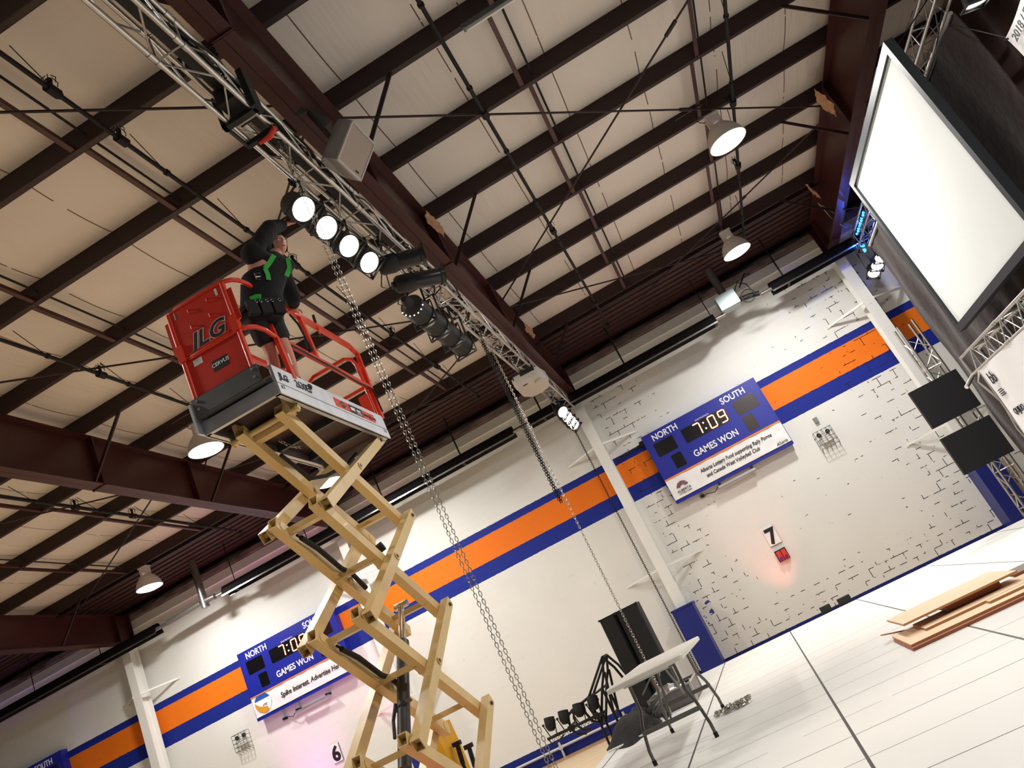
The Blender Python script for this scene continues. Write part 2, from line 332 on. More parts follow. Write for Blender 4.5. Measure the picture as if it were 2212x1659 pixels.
# --- walls and floor
mb = MB(); mb.bb((-34, 19.6, -1.72), (16, 19.9, 6.42)); struct('wall_back', mb, M['wall'])
mb = MB(); mb.bb((-34, -8, -1.92), (16, 19.9, -1.72)); struct('floor', mb, M['gym'])
mb = MB(); mb.bb((13.0, 2.0, -1.72), (13.2, 19.6, 7.3)); struct('wall_right', mb, M['drape2'])
# --- lined roof: vinyl-faced insulation sagging between the purlins
mb = MB(); ys = []; vs = []; fs = []
y = -1.5
while y < 17.3: ys.append(y); y += 0.125
xs = [-34 + 2.0 * i for i in range(25)]
for x in xs:
    for yy in ys:
        k = ((yy - PY[0]) / 1.525) % 1.0
        vs.append((x, yy, RZ(yy) + 0.30 - 0.07 * math.sin(math.pi * k) ** 0.7))
n = len(ys)
for i in range(len(xs) - 1):
    for j in range(n - 1): fs.append((i * n + j, i * n + j + 1, (i + 1) * n + j + 1, (i + 1) * n + j))
mb.add(vs, fs, True); mb.bb((-34, -1.5, 8.0), (16, 19.9, 8.05)); struct('ceiling', mb, M['ceil'])
# --- purlins (Z sections), one object each
for y in PY:
    z = RZ(y); mb = MB()
    if y < -1.2: continue
    mb.bb((-34, y - 0.075, z), (16, y + 0.0, z + 0.006)); mb.bb((-34, y - 0.081, z), (16, y - 0.072, z + 0.295)); mb.bb((-34, y - 0.15, z + 0.289), (16, y - 0.075, z + 0.295)); mb.bb((-34, y - 0.006, z), (16, y, z + 0.025))
    struct('roof_purlin', mb, M['purlin'])
# --- eave: ribbed dark soffit between the last purlin and the wall head, and its strut
mb = MB(); mb.bb((-34, 17.25, 6.80), (16, 19.9, 6.84))
for k in range(8): mb.bb((-34, 17.35 + 0.29 * k, 6.765), (16, 17.40 + 0.29 * k, 6.80))
struct('eave_soffit', mb, M['soffit'])
mb = MB(); mb.bb((-34, 17.05, 6.66), (16, 17.27, 6.95)); struct('eave_beam', mb, M['purlin'])
mb = MB(); rs = []
for i in range(201):                                              # rough foam strip on the wall head
    x = -34 + 50 * i / 200; a = random.uniform(-.035, .035); b = random.uniform(-.03, .03)
    rs.append([Vector((x, 19.55 + b, 6.40)), Vector((x, 19.46 + b, 6.44)), Vector((x, 19.44 + a, 6.56)), Vector((x, 19.52 + a, 6.66 + a)), Vector((x, 19.75, 6.66))])
mb.rings(rs); struct('trim_1', mb, M['foam'])
mb = MB(); mb.bb((-34, 19.50, 6.16), (16, 19.62, 6.40)); struct('trim_2', mb, M['colw'])
mb = MB(); mb.bb((-34, 19.85, 6.4), (16, 19.95, 6.9)); struct('wall_head', mb, M['soffit'])
# --- steel frames: tapered rafters with stiffeners, white columns with blue pads
def rafter(x, ysplice):
    mb = MB(); zb = lambda y: 6.30 - 0.027 * y; y0, y1 = -1.3, 18.9; zt = lambda y: RZ(y) - 0.004
    W = 0.13
    for a, b in ((-W, W),):
        vs = [(x + a, y0, zb(y0)), (x + b, y0, zb(y0)), (x + b, y1, zb(y1)), (x + a, y1, zb(y1))]
        mb.prism(vs, (0, 0, 0.016)); vs = [(x + a, y0, zt(y0) - .014), (x + b, y0, zt(y0) - .014), (x + b, y1, zt(y1) - .014), (x + a, y1, zt(y1) - .014)]; mb.prism(vs, (0, 0, 0.014))
    mb.prism([(x - .006, y0, zb(y0)), (x - .006, y1, zb(y1)), (x - .006, y1, zt(y1) - .01), (x - .006, y0, zt(y0) - .01)], (0.012, 0, 0))
    for ys_ in ysplice:
        for e in (-.012, .012): mb.bb((x - W, ys_ + e - .009, zb(ys_) - .02), (x + W, ys_ + e + .009, zt(ys_)))
    for ys_ in (8.2, 13.5): mb.bb((x - W * .9, ys_ - .005, zb(ys_)), (x + W * .9, ys_ + .005, zt(ys_)))
    # knee over the column
    mb.bb((x - W, 18.88, 5.72), (x + W, 18.9, zt(18.9))); mb.bb((x - W, 19.4, 5.72), (x + W, 19.42, 6.6)); mb.bb((x - .006, 18.9, 5.72), (x + .006, 19.4, 6.62))
    struct('rafter_beam', mb, M['steel'])
    bz = 0.0
    for i, y in enumerate(PY):                                     # flange braces, every other purlin, both sides
        if y < 1 or i % 2 == 1: continue
        for s in (-1, 1):
            mb = MB(); mb.bar((x + s * .11, y - .06, zb(y) + .03), (x + s * 0.95, y - .06, RZ(y) + .03), 0.055, 0.006, (0, 1, 0)); mb.bar((x + s * .11, y - .034, zb(y) + .03), (x + s * 0.95, y - .034, RZ(y) + .03), 0.006, 0.055, (0, 1, 0))
            struct('brace_beam', mb, M['purlin'])
def column(x):
    mb = MB(); y0, y1, zt = 19.06, 19.42, 5.72
    mb.bb((x - .13, y0, -1.72), (x + .13, y0 + .016, zt)); mb.bb((x - .13, y1 - .016, -1.72), (x + .13, y1, zt)); mb.bb((x - .006, y0, -1.72), (x + .006, y1, zt))
    mb.bb((x - .13, y0, 4.2), (x + .13, y1, 4.215)); mb.bb((x - .15, y0 - .01, 5.66), (x + .15, y1, 5.72))
    struct('steel_column', mb, M['colw'])
    for zb_ in (4.31, -0.05 if False else 1.05):                    # horizontal brace rods tying the inner flange to the wall
        for s in (-1, 1):
            mb = MB(); mb.bar((x + s * .12, y0 + .01, zb_), (x + s * .955, 19.6, zb_), 0.05, 0.05); mb.bb((x + s * .955 - .06, 19.575, zb_ - .04), (x + s * .955 + .06, 19.6, zb_ + .04))
            struct('brace_beam', mb, M['colw'])
    mb = MB(); mb.bb((x - .26, 18.92, -1.72), (x + .26, 19.6, 0.10)); mb.bb((x - .275, 18.905, 0.06), (x + .275, 19.6, 0.105))
    return mb
PADS = {-16.17: 'blue vinyl pad wrapping the foot of the leftmost white column', -8.985: 'blue vinyl pad on the column foot hidden behind the scissor lift', -1.80: 'blue vinyl pad wrapping the column foot behind the folding table', 5.385: 'blue vinyl pad on the right-hand column foot below the black panels'}
for x in XF:
    rafter(x, {-8.985: (11.0,), -1.80: (5.2, 10.6)}.get(x, (9.5,)))
    mb = column(x)
    if x in PADS: one('column_pad', mb, M['padb'], PADS[x], 'wall pad', loc=(x, 18.92, -1.72))
# --- purlin bridging straps, two lines a bay, stepping from purlin foot to purlin head
for xb in (-11.4, -13.76, -6.57, -4.20, 0.56, 3.0, 7.7):
    for i in range(len(PY) - 1):
        a, b = PY[i], PY[i + 1]
        if a < 0.5: continue
        o = 0.05 if i % 2 else -0.05; mb = MB()
        mb.bar((xb + o, a - .075, RZ(a) + 0.015), (xb + o, b - .075, RZ(b) + 0.015), 0.06, 0.012); mb.bar((xb + o + .03, a - .075, RZ(a) + 0.04), (xb + o + .03, b - .075, RZ(b) + 0.04), 0.008, 0.05)
        struct('bridging_beam', mb, M['steel'])
    mb = MB(); ys_ = [p for p in PY if p > 0.5]
    mb.tube([(xb + 0.15, ys_[0], RZ(ys_[0]) + .12), (xb + 0.15, ys_[-1], RZ(ys_[-1]) + .12)], 0.016, 8); struct('sag_rod_beam', mb, M['sprink'])
# --- crossed tension rods under the purlins
for (a, b) in [((-1.66, 7.78, 6.95), (5.18, 13.83, 6.69)), ((-1.67, 14.09, 6.68), (5.18, 7.10, 6.97)), ((-1.68, 14.47, 6.66), (3.15, 17.6, 6.55)), ((0.7, 17.6, 6.55), (5.18, 14.38, 6.67)),
               ((-8.86, 1.2, 7.2), (-1.93, 7.25, 6.96)), ((-8.86, 7.7, 6.95), (-1.93, 14.2, 6.67)), ((-8.86, 13.9, 6.68), (-1.93, 7.45, 6.96)), ((-8.86, 19.4, 6.45), (-1.93, 14.45, 6.66)), ((-8.86, 14.3, 6.66), (-3.0, 17.6, 6.53)), ((-16.0, 7.9, 6.94), (-9.1, 14.0, 6.68)), ((-16.0, 14.1, 6.68), (-9.1, 8.0, 6.94)), ((-16.0, 17.4, 6.54), (-9.1, 13.2, 6.72))]:
    mb = MB(); mb.tube([a, b], 0.016, 8); q = Vector(a).lerp(Vector(b), 0.62); q2 = Vector(a).lerp(Vector(b), 0.645); mb.tube([q, q2], 0.03, 8)
    struct('tension_rod_beam', mb, M['purlin'])
# --- sprinkler pipes with heads
def sprinkler(x, label, heads, d=0.25):
    t = thing('sprinkler_pipe', label, 'pipe', (x, 10, RZ(10) - d)); mb = MB(); mb.tube([(x, -1, RZ(-1) - d), (x, 17.4, RZ(17.4) - d)], 0.027, 10)
    obj('pipe_run', mb, M['sprink'], t)
    for y in heads:
        z = RZ(y) - d; mb = MB(); mb.tube([(x, y - .07, z), (x, y + .07, z)], 0.055, 10); mb.tube([(x, y, z), (x, y, z + .13)], 0.022, 8); mb.ball((x, y, z + .14), .03)
        for k in range(6):
            a = k * math.pi / 3; mb.tube([(x + .06 * math.cos(a), y + .06 * math.sin(a), z + .07), (x + .075 * math.cos(a), y + .075 * math.sin(a), z + .13), (x + .03 * math.cos(a), y + .03 * math.sin(a), z + .19)], 0.005, 5)
        obj('sprinkler_head', mb, M['sprink'], t)
    for y in [p + .62 for p in PY if p > 0]:
        mb = MB(); mb.tube([(x, y, RZ(y) - d), (x, y - .5, RZ(y) + .01)], 0.006, 6); mb.tube([(x, y - .02, RZ(y) - d), (x, y + .02, RZ(y) - d)], 0.04, 10); obj('hanger', mb, M['sprink'], t)
sprinkler(-0.12, 'black sprinkler pipe in the bay right of the main rafter', (9.0, 12.6, 16.2))
sprinkler(-3.65, 'black sprinkler pipe running just left of the worker and main truss', (5.3, 6.2, 9.6, 12.9, 15.0))
sprinkler(-7.12, 'black sprinkler pipe passing behind the orange lift platform', (9.4, 13.0))
sprinkler(3.44, 'black sprinkler pipe beside the two right-hand bay lamps', (12.0, 14.0))
sprinkler(-10.75, 'black sprinkler pipe left of the dark left rafter', (12.4, 13.9))
# --- the stage
mb = MB(); mb.bb((-2.55, -3.0, -1.10), (9.5, 14.75, -1.05)); st = one('stage_platform', mb, M['deck'], 'low stage floor of pale painted plywood sheets with dark seams', 'stage', loc=(3, 6, -1.72))
mb = MB(); mb.bb((-2.53, -2.95, -1.72), (9.4, 14.7, -1.10)); obj('stage_skirt', mb, M['cloth'], st)
# --- low white conduit along the foot of the back wall
mb = MB(); mb.tube([(-12.5, 19.5, -1.50), (-2.1, 19.5, -1.50)], 0.03, 8)
for x in (-12, -9.6, -7.6, -5.9, -4.2): mb.tube([(x, 19.5, -1.72), (x, 19.5, -1.38)], 0.028, 8); mb.bb((x - .05, 19.47, -1.54), (x + .05, 19.6, -1.46))
one('wall_conduit', mb, M['whitepipe'], 'pale grey conduit rail along the foot of the blue-skirted wall', 'pipe', loc=(-7, 19.5, -1.72))
# ================================================================== things fixed to the roof and the wall
# --- high-bay lamps
def bay(x, y, z, label, lit=True):
    t = thing('high_bay_lamp', label, 'lamp', (x, y, z), group='high bay lamps under the roof')
    mb = MB(); prof = [(.315, 0), (.312, .03), (.295, .10), (.25, .20), (.18, .29), (.13, .335), (.11, .34)]
    mb.lathe(prof, (x, y, z), (0, 0, 1), 32); mb.lathe([(r - .008, h) for r, h in prof], (x, y, z + .001), (0, 0, 1), 32); mb.tube([(x + .315 * math.cos(a * math.pi / 16), y + .315 * math.sin(a * math.pi / 16), z) for a in range(32)], .010, 6, closed=True)
    obj('lamp_shade', mb, M['lampw'], t)
    mb = MB(); mb.box((x, y, z + .43), (.20, .17, .19)); mb.box((x, y, z + .54), (.24, .20, .03)); mb.bb((x - .12, y - .03, z + .36), (x - .10, y + .03, z + .52)); mb.bb((x + .10, y - .03, z + .36), (x + .12, y + .03, z + .52))
    obj('ballast_housing', mb, M['lampw'], t)
    mb = MB(); zt = RZ(y) + .02; mb.tube([(x, y, z + .55), (x, y, z + .60), (x + .03, y, z + .63), (x, y, z + .66), (x, y, zt)], .008, 8); mb.bar((x - .5, y, zt - .03), (x, y, zt - .03), .03, .012); mb.tube([(x - .1, y, z + .48), (x - .2, y, z + .56), (x - .28, y, zt - .03)], .007, 6)
    obj('hanging_hook', mb, M['purlin'], t)
    mb = MB(); mb.lathe([(.0, -.075), (.1, -.066), (.2, -.045), (.285, -.012), (.31, .004)], (x, y, z), (0, 0, 1), 32); obj('lens', mb, M['e_bay'], t)
    lamp('AREA', 'bay_light', (x, y, z - .09), (0, 0, -1), BAY_POWER, (1.0, 0.965, 0.92), .56, parent=t)
bay(3.014, 11.955, 6.08, 'lit high bay lamp, the larger one nearest the projection screen')
bay(3.065, 16.68, 6.08, 'lit high bay lamp over the back wall near the blue burner box')
bay(-7.458, 11.977, 6.08, 'lit high bay lamp just below the left corner of the lift platform')
bay(-7.615, 16.668, 6.08, 'small lit high bay lamp glimpsed between the cream scissor arms')
bay(-13.169, 16.887, 6.08, 'lit high bay lamp at the far left above the second heater pipe joint')
bay(-13.0, 7.0, 6.08, 'high bay lamp out of view at the far left'); bay(-7.4, 4.7, 6.08, 'high bay lamp out of view over the near left'); bay(3.0, 4.5, 6.08, 'high bay lamp out of view above the camera')  # unseen lamps continuing the rows, added to help light the hall
# --- strip light under a purlin
t = thing('strip_light', 'slim fluorescent strip light hanging under a purlin at the top of view', 'lamp', (0.8, 7.5, 6.8))
mb = MB(); mb.bb((.16, 7.46, 6.81), (1.42, 7.54, 6.87)); obj('channel', mb, M['grey'], t)
mb = MB(); mb.tube([(.2, 7.5, 6.79), (1.38, 7.5, 6.79)], .018, 10); mb.bb((.18, 7.475, 6.765), (1.40, 7.478, 6.81)); obj('tube_lamp', mb, M['white'], t)
mb = MB(); mb.tube([(.25, 7.5, 6.87), (.25, 7.5, RZ(7.5) + .1)], .008, 6); mb.tube([(1.3, 7.5, 6.87), (1.3, 7.5, RZ(7.5) + .1)], .008, 6); obj('hanger', mb, M['black'], t)
# --- radiant tube heaters along the wall head
def heater(x0, x1, label):
    y = 18.62; t = thing('radiant_heater', label, 'heater', (x0, y, 5.45)); mb = MB()
    prof = [(-.16, 5.44), (-.11, 5.62), (-.05, 5.70), (.05, 5.70), (.11, 5.62), (.16, 5.44)]
    P = [(y + a, z) for a, z in prof]; Q = [(y + a * .96, z - .006) for a, z in prof][::-1]; poly = [(x0, a, b) for a, b in P + Q]
    mb.prism(poly, (x1 - x0, 0, 0)); obj('reflector_hood', mb, M['reflector'], t)
    mb = MB(); mb.bar((x0, y - .165, 5.445), (x1, y - .165, 5.445), .012, .035); mb.bar((x0, y + .165, 5.445), (x1, y + .165, 5.445), .012, .035); obj('polished_lip', mb, M['reflip'], t)
    mb = MB(); mb.tube([(x0 - .25, y, 5.56), (x1 + .25, y, 5.56)], .05, 12); obj('burner_tube', mb, M['duct'], t)
    x = x0 + .4
    while x < x1:
        mb = MB(); mb.tube([(x, y, 5.70), (x, y, 6.78)], .022 if int(x * 10) % 3 else .012, 8); mb.bb((x - .03, y - .17, 5.43), (x + .03, y + .17, 5.45)); obj('hanger', mb, M['black'], t); x += 2.35
    return t
heater(-12.4, -3.45, 'long black radiant heater tube along the wall behind the scissor lift'); heater(-3.0, 2.15, 'black radiant heater tube with bright lip over the central scoreboard'); heater(-24.0, -14.6, 'black radiant heater tube at the far left end of the wall head'); heater(3.6, 9.0, 'dark radiant heater tube at the right end of the wall head')
t = thing('flue_pipe', 'silver flue elbow between two heater tubes left of the lift', 'pipe', (-13.1, 18.62, 5.5)); mb = MB()
mb.tube([(-14.3, 18.62, 5.56), (-13.15, 18.62, 5.60)], .075, 14); mb.tube([(-13.05, 18.62, 5.42), (-13.05, 18.62, 6.79)], .10, 16); mb.tube([(-13.05, 18.62, 5.60), (-12.7, 18.62, 5.58)], .08, 14); obj('duct', mb, M['duct'], t)
mb = MB()
for z in (5.45, 5.75, 6.1): mb.tube([(-13.05, 18.62, z), (-13.05, 18.62, z + .03)], .112, 16)
obj('clamp_band', mb, M['galv'], t)
t = thing('burner_unit', 'pale blue burner box with flue pipe at the wall head', 'heater', (2.6, 18.5, 5.6)); mb = MB(); mb.bb((2.36, 18.40, 5.60), (2.84, 18.80, 5.98)); obj('burner_box', mb, M['burner'], t)
mb = MB(); mb.tube([(2.62, 18.65, 5.98), (2.62, 18.65, 6.79)], .10, 16); obj('flue', mb, M['duct'], t)
mb = MB(); mb.tube([(2.84, 18.6, 5.7), (3.1, 18.6, 5.66), (3.33, 18.6, 5.6)], .06, 12); mb.tube([(2.84, 18.5, 5.9), (3.0, 18.45, 6.05), (3.15, 18.4, 5.9), (3.2, 18.4, 5.6), (3.05, 18.4, 5.55)], .015, 8); mb.tube([(3.05 + .16 * math.cos(a), 18.4, 5.62 + .16 * math.sin(a)) for a in [k * .45 for k in range(13)]], .014, 8); mb.tube([(2.98, 18.4, 5.9), (3.25, 18.45, 6.15), (3.35, 18.5, 6.1)], .02, 8); obj('gas_hose', mb, M['black'], t)
# --- scoreboards
SEG = {'7': 'abc', '0': 'abcdef', '9': 'abcdfg'}
def scoreboard(x0, label, time=True):
    w, z1, hgt, y = 3.04, 4.05, 1.815, 19.35
    t = thing('scoreboard', label, 'scoreboard', (x0 + w / 2, 19.6, z1 - hgt)); X = Vector((1, 0, 0)); Z = Vector((0, 0, 1))
    P = lambda s, q, e=0.0: Vector((x0 + w * s, y - e, z1 - hgt * q))
    mb = MB(); mb.bb((x0, y, z1 - hgt), (x0 + w, 19.598, z1)); obj('cabinet', mb, M['blue'], t)
    mb = MB(); mb.bb((x0 - .012, y - .008, z1 - hgt - .01), (x0 + .015, y + .05, z1)); mb.bb((x0 + w - .015, y - .008, z1 - hgt - .01), (x0 + w + .012, y + .05, z1)); mb.bb((x0, y - .008, z1 - hgt - .012), (x0 + w, y + .05, z1 - hgt + .02)); obj('edge_trim', mb, M['blue'], t)
    for s0, s1, q0, q1, m in ((.054, .226, .164, .358, 'boxblack'), (.135, .222, .408, .603, 'boxblack'), (.754, .938, .166, .366, 'boxred'), (.764, .852, .402, .615, 'boxred'), (.300, .682, .166, .366, 'boxblack')):
        c = P((s0 + s1) / 2, (q0 + q1) / 2); ww = (s1 - s0) * w; hh = (q1 - q0) * hgt; r = .03; poly = []
        for cx, cz, a0 in ((ww / 2 - r, hh / 2 - r, 0), (-ww / 2 + r, hh / 2 - r, 90), (-ww / 2 + r, -hh / 2 + r, 180), (ww / 2 - r, -hh / 2 + r, 270)):
            for k in range(4):
                a = math.radians(a0 + 30 * k); poly.append(c + X * (cx + r * math.cos(a)) + Z * (cz + r * math.sin(a)))
        mb = MB(); mb.prism(poly[::-1], (0, -.006, 0)); obj('display_panel', mb, M[m], t)
    for s, q, st in ((.185, .128, 'NORTH'), (.79, .128, 'SOUTH'), (.495, .578, 'GAMES WON')):
        obj('lettering', text(st, P(s, q, .004), X, Z, .155, .002, .018, 'CENTER', xs=.86), M['whiteink'], t)
    obj('small_lettering', text('DAKTRONICS', P(.50, .155, .004), X, Z, .035, .002, .0, 'CENTER', xs=1.15), M['whiteink'], t)
    if time:
        mb = MB(); dh = .145; dw = .20; k = .022
        for ch, s in (('7', .425), ('0', .555), ('9', .645)):
            o = P(s, .266, .008)
            for sg in SEG[ch]:
                a, b = {'a': ((-dw / 2, dh), (dw / 2, dh)), 'b': ((dw / 2, dh), (dw / 2, 0)), 'c': ((dw / 2, 0), (dw / 2, -dh)), 'd': ((-dw / 2, -dh), (dw / 2, -dh)), 'e': ((-dw / 2, 0), (-dw / 2, -dh)), 'f': ((-dw / 2, dh), (-dw / 2, 0)), 'g': ((-dw / 2, 0), (dw / 2, 0))}[sg]
                a = o + X * (a[0] * .8 + a[1] * .06) + Z * a[1]; b = o + X * (b[0] * .8 + b[1] * .06) + Z * b[1]; d = (b - a).normalized() * .008
                mb.bar(a + d, b - d, .012, k * 1.5, (0, -1, 0) if False else (b - a).cross(Vector((0, 1, 0))), 0); mb.bar(a + d + Vector((0, -.004, 0)), b - d + Vector((0, -.004, 0)), .010, k * .8, (b - a).cross(Vector((0, 1, 0))), 1)
        for q in (.222, .305):
            mb.box(P(.488, q, .010), (.035, .012, .035), None, 1)
        obj('lit_digits', mb, [M['e_red'], M['e_digit']], t)
    return t, P
def banner_on(P, label, s0=0.0, s1=1.0):
    mb = MB(); vs = []; fs = []; nx, nz = 60, 10
    for i in range(nx + 1):
        for j in range(nz + 1):
            p = P(s0 + (s1 - s0) * i / nx, .672 + .29 * j / nz, .018 + .006 * math.sin(i * .9 + j * .5) * math.sin(j * .7 + 1) + .004 * math.sin(i * .37 - j)); vs.append(p)
    for i in range(nx):
        for j in range(nz): fs.append((i * (nz + 1) + j, (i + 1) * (nz + 1) + j, (i + 1) * (nz + 1) + j + 1, i * (nz + 1) + j + 1))
    t = thing('sponsor_banner', label, 'banner', P(.5, .96))
    mb.add(vs, [f[::-1] for f in fs], True); obj('banner_sheet', mb, M['vinyl'], t); return t
X = Vector((1, 0, 0)); Z = Vector((0, 0, 1))
t, P = scoreboard(-0.78, 'blue volleyball scoreboard reading 7:09, right of the centre column')
b = banner_on(P, 'white lottery fund banner under the scoreboard right of the centre column')
mb = rect(P(.5, .672, .03), X, Z, 3.04, .035, .004); obj('orange_stripe', mb, M['orangeink'], b)
obj('lettering', text('Alberta Lottery Fund supporting Rally Pointe', P(.585, .80, .03), X, Z, .088, .002, .012, 'CENTER', .2, .80), M['ink'], b); obj('lettering', text('and Canada West Volleyball Club', P(.535, .885, .03), X, Z, .088, .002, .012, 'CENTER', .2, .80), M['ink'], b)
obj('lettering', text('Alberta', P(.93, .945, .03), X, Z, .07, .002, .0, 'CENTER', .35, .9), M['ink'], b)
mb = MB(); c = P(.105, .845, .03)
for k in range(5):
    a0 = math.radians(8 + k * 33.5); a1 = math.radians(8 + k * 33.5 + 29); pl = []
    for q in range(5):
        a = a0 + (a1 - a0) * q / 4; pl.append(c + X * .15 * math.cos(a) + Z * .15 * math.sin(a))
    for q in range(5):
        a = a1 - (a1 - a0) * q / 4; pl.append(c + X * .06 * math.cos(a) + Z * .06 * math.sin(a))
    mb.prism(pl[::-1], (0, -.003, 0))
obj('fan_emblem', mb, M['plum'], b)
obj('lettering', text('ALBERTA', P(.105, .895, .03), X, Z, .06, .002, .0, 'CENTER', 0, 1.0), M['ink'], b); obj('lettering', text('LOTTERY FUND', P(.105, .925, .03), X, Z, .032, .002, .0, 'CENTER', 0, 1.0), M['ink'], b)
t, P = scoreboard(-13.09, 'blue scoreboard left of centre, half hidden behind the cream scissor arms')
b = banner_on(P, 'white volleyball banner under the scoreboard behind the lift')
mb = rect(P(.5, .672, .03), X, Z, 3.04, .03, .004); obj('orange_stripe', mb, M['orangeink'], b)
obj('lettering', text('Spike Interest. Advertise Here', P(.60, .86, .03), X, Z, .125, .002, .014, 'CENTER', .2, .86), M['ink'], b)
mb = MB(); c = P(.105, .80, .03); R_ = .25
def segm(a0, a1, y0, y1, mi):
    pl = [c + X * R_ * math.cos(math.radians(a)) + Z * R_ * math.sin(math.radians(a)) for a in [a0 + (a1 - a0) * q / 20 for q in range(21)]]
    return pl
mb.prism([c + X * R_ * math.cos(q * math.pi / 16) + Z * R_ * math.sin(q * math.pi / 16) for q in range(32)][::-1], (0, -.002, 0), 0)
mb.prism(segm(20, 160, 0, 0, 1)[::-1], (0, -.004, 0), 1); mb.prism((segm(165, 300, 0, 0, 2) + [c + X * .10 + Z * -.13, c + X * -.12 + Z * -.06])[::-1], (0, -.004, 0), 2)
obj('ball_emblem', mb, [M['whiteink'], M['skyblue'], M['gold']], b)
obj('lettering', text('VTSC', P(.12, .85, .036), X, Z, .05, .002, .0, 'CENTER', .2, .9), M['ink'], b)
t, P = scoreboard(-22.29, 'blue scoreboard corner at the lower left edge of view', False)
# --- strip fixtures hanging under the two scoreboards
def under_light(x0, x1, z, label):
    t = thing('cage_strip_light', label, 'lamp', ((x0 + x1) / 2, 19.45, z)); mb = MB(); mb.bb((x0, 19.36, z), (x1, 19.44, z + .05)); obj('tube_channel', mb, M['alud'], t)
    mb = MB()
    for x in (x0 + .06, x1 - .06): mb.bb((x - .03, 19.37, z + .05), (x + .03, 19.6, z + .10))
    mb.tube([(x0, 19.42, z + .05), (x0 - .12, 19.44, z - .03), (x0 - .3, 19.5, z + .03), (x0 - .38, 19.55, z + .02)], .010, 6); mb.bb((x0 - .48, 19.5, z), (x0 - .38, 19.6, z + .06)); obj('wire_bracket', mb, M['black'], t)
under_light(.26, 1.22, 2.10, 'slim strip light on brackets under the right scoreboard'); under_light(-12.02, -10.97, 1.97, 'slim strip light on brackets under the scoreboard behind the lift')
# --- emergency lights in wire cages
def cage(x0, z0, label):
    w, h = .42, .50; t = thing('caged_emergency_light', label, 'lamp', (x0 + w / 2, 19.6, z0)); mb = MB()
    mb.bb((x0 + .08, 19.50, z0 + .19), (x0 + w - .08, 19.6, z0 + .36)); obj('light_housing', mb, M['white'], t)
    mb = MB()
    for k in range(5): a = x0 + w * k / 4; mb.tube([(a, 19.6, z0 + h), (a, 19.40, z0 + h), (a, 19.40, z0 + .08), (a, 19.6, z0)], .006, 5)
    for k in range(5): q = z0 + .08 + (h - .08) * k / 4; mb.tube([(x0, 19.6, q), (x0, 19.40, q), (x0 + w, 19.40, q), (x0 + w, 19.6, q)], .006, 5)
    obj('wire_cage', mb, M['grey'], t)
    mb = MB()
    for s in (.10, w - .10): mb.ball((x0 + s, 19.48, z0 + h - .09), .055, sc=(1, 1, 1)); mb.tube([(x0 + s, 19.48, z0 + h - .1), (x0 + w / 2, 19.55, z0 + .33)], .012, 6)
    obj('lamp_head', mb, M['black'], t)
cage(2.76, 1.72, 'caged emergency light on the wall right of the right scoreboard'); cage(-14.02, 1.70, 'caged emergency light on the wall left of the hidden scoreboard')
mb = MB(); mb.bb((2.95, 19.54, 2.42), (3.05, 19.6, 2.55)); mb.bb((2.965, 19.535, 2.44), (3.035, 19.54, 2.53)); one('junction_box', mb, M['galv'], 'tiny grey outlet box above the right caged light', 'box', loc=(3, 19.6, 2.42))
# --- numbers and the flip score
def number(n, x, z, label):
    t = thing('number_sign', label, 'sign', (x, 19.6, z - .215)); mb = MB(); mb.bb((x - .14, 19.57, z - .215), (x + .14, 19.6, z + .215)); obj('sign_plate', mb, M['whiteink'], t)
    mb = MB(); e = .142
    mb.bb((x - e, 19.572, z - .22), (x + e, 19.6, z - .213)); mb.bb((x + e - .006, 19.572, z - .22), (x + e, 19.6, z + .22)); obj('sign_edge', mb, M['ink'], t)
    obj('numeral', text(n, (x, 19.566, z - .17), X, Z, .34, .002, .035, 'CENTER', 0, .95), M['ink'], t)
number('7', .765, .615, 'white sign with black numeral 7 on the block wall'); number('6', -11.42, .65, 'white sign with black numeral 6 beside the lift arms')
t = thing('flip_score', 'small red flip score with two blue zeros below sign 7', 'score counter', (.76, 19.6, -.03)); mb = MB(); mb.bb((.63, 19.54, .0), (.89, 19.6, .27)); obj('backboard', mb, M['ink'], t)
for x in (.70, .82):
    mb = MB(); mb.box((x, 19.51, .125), (.10, .01, .24), Matrix.Rotation(-.12, 3, 'X')); obj('flip_card', mb, M['red'], t)
    obj('numeral', text('0', (x, 19.478, .015), X, Z, .09, .002, .03, 'CENTER'), M['blue'], t)
# --- dark conduit from the centre column to the scoreboard
mb = MB(); mb.tube([(-1.60, 19.5, 3.86), (-.85, 19.5, 3.93), (-.78, 19.5, 3.93)], .022, 8); mb.bb((-.90, 19.44, 3.87), (-.79, 19.56, 3.99)); one('wall_conduit', mb, M['black'], 'dark conduit running from the centre column to the scoreboard', 'pipe', loc=(-1.2, 19.5, 3.9))
# --- rafter speaker
o = Vector((-1.50, 6.62, 5.52)); t = thing('hanging_speaker', 'grey loudspeaker with beige square grille under the main rafter', 'speaker', o)
nrm = Vector((.70, -.05, -.71)).normalized(); yy = Vector((0, 1, 0)); vv = nrm.cross(yy).normalized(); yy = vv.cross(nrm); Rm = Matrix((yy, vv, nrm)).transposed()
mb = MB(); prof = []
for k in range(13):
    a = math.pi * k / 12; prof.append((math.cos(a) * .235, -math.sin(a) * .20))
mb.prism([o + vv * -.22 + yy * a + nrm * b for a, b in prof], vv * .44); mb.box(o + nrm * .05, (.47, .44, .10), Rm); obj('cabinet', mb, M['spkgrey'], t)
mb = MB(); mb.box(o + nrm * .103, (.43, .40, .012), Rm); obj('grille', mb, M['spkmesh'], t)
mb = MB()
for a, b, c_, d in ((0, .212, .47, .02), (0, -.212, .47, .02), (.227, 0, .02, .44), (-.227, 0, .02, .44)): mb.box(o + yy * a + vv * b + nrm * .106, (c_, d, .018), Rm)
obj('grille_frame', mb, M['hoist'], t)
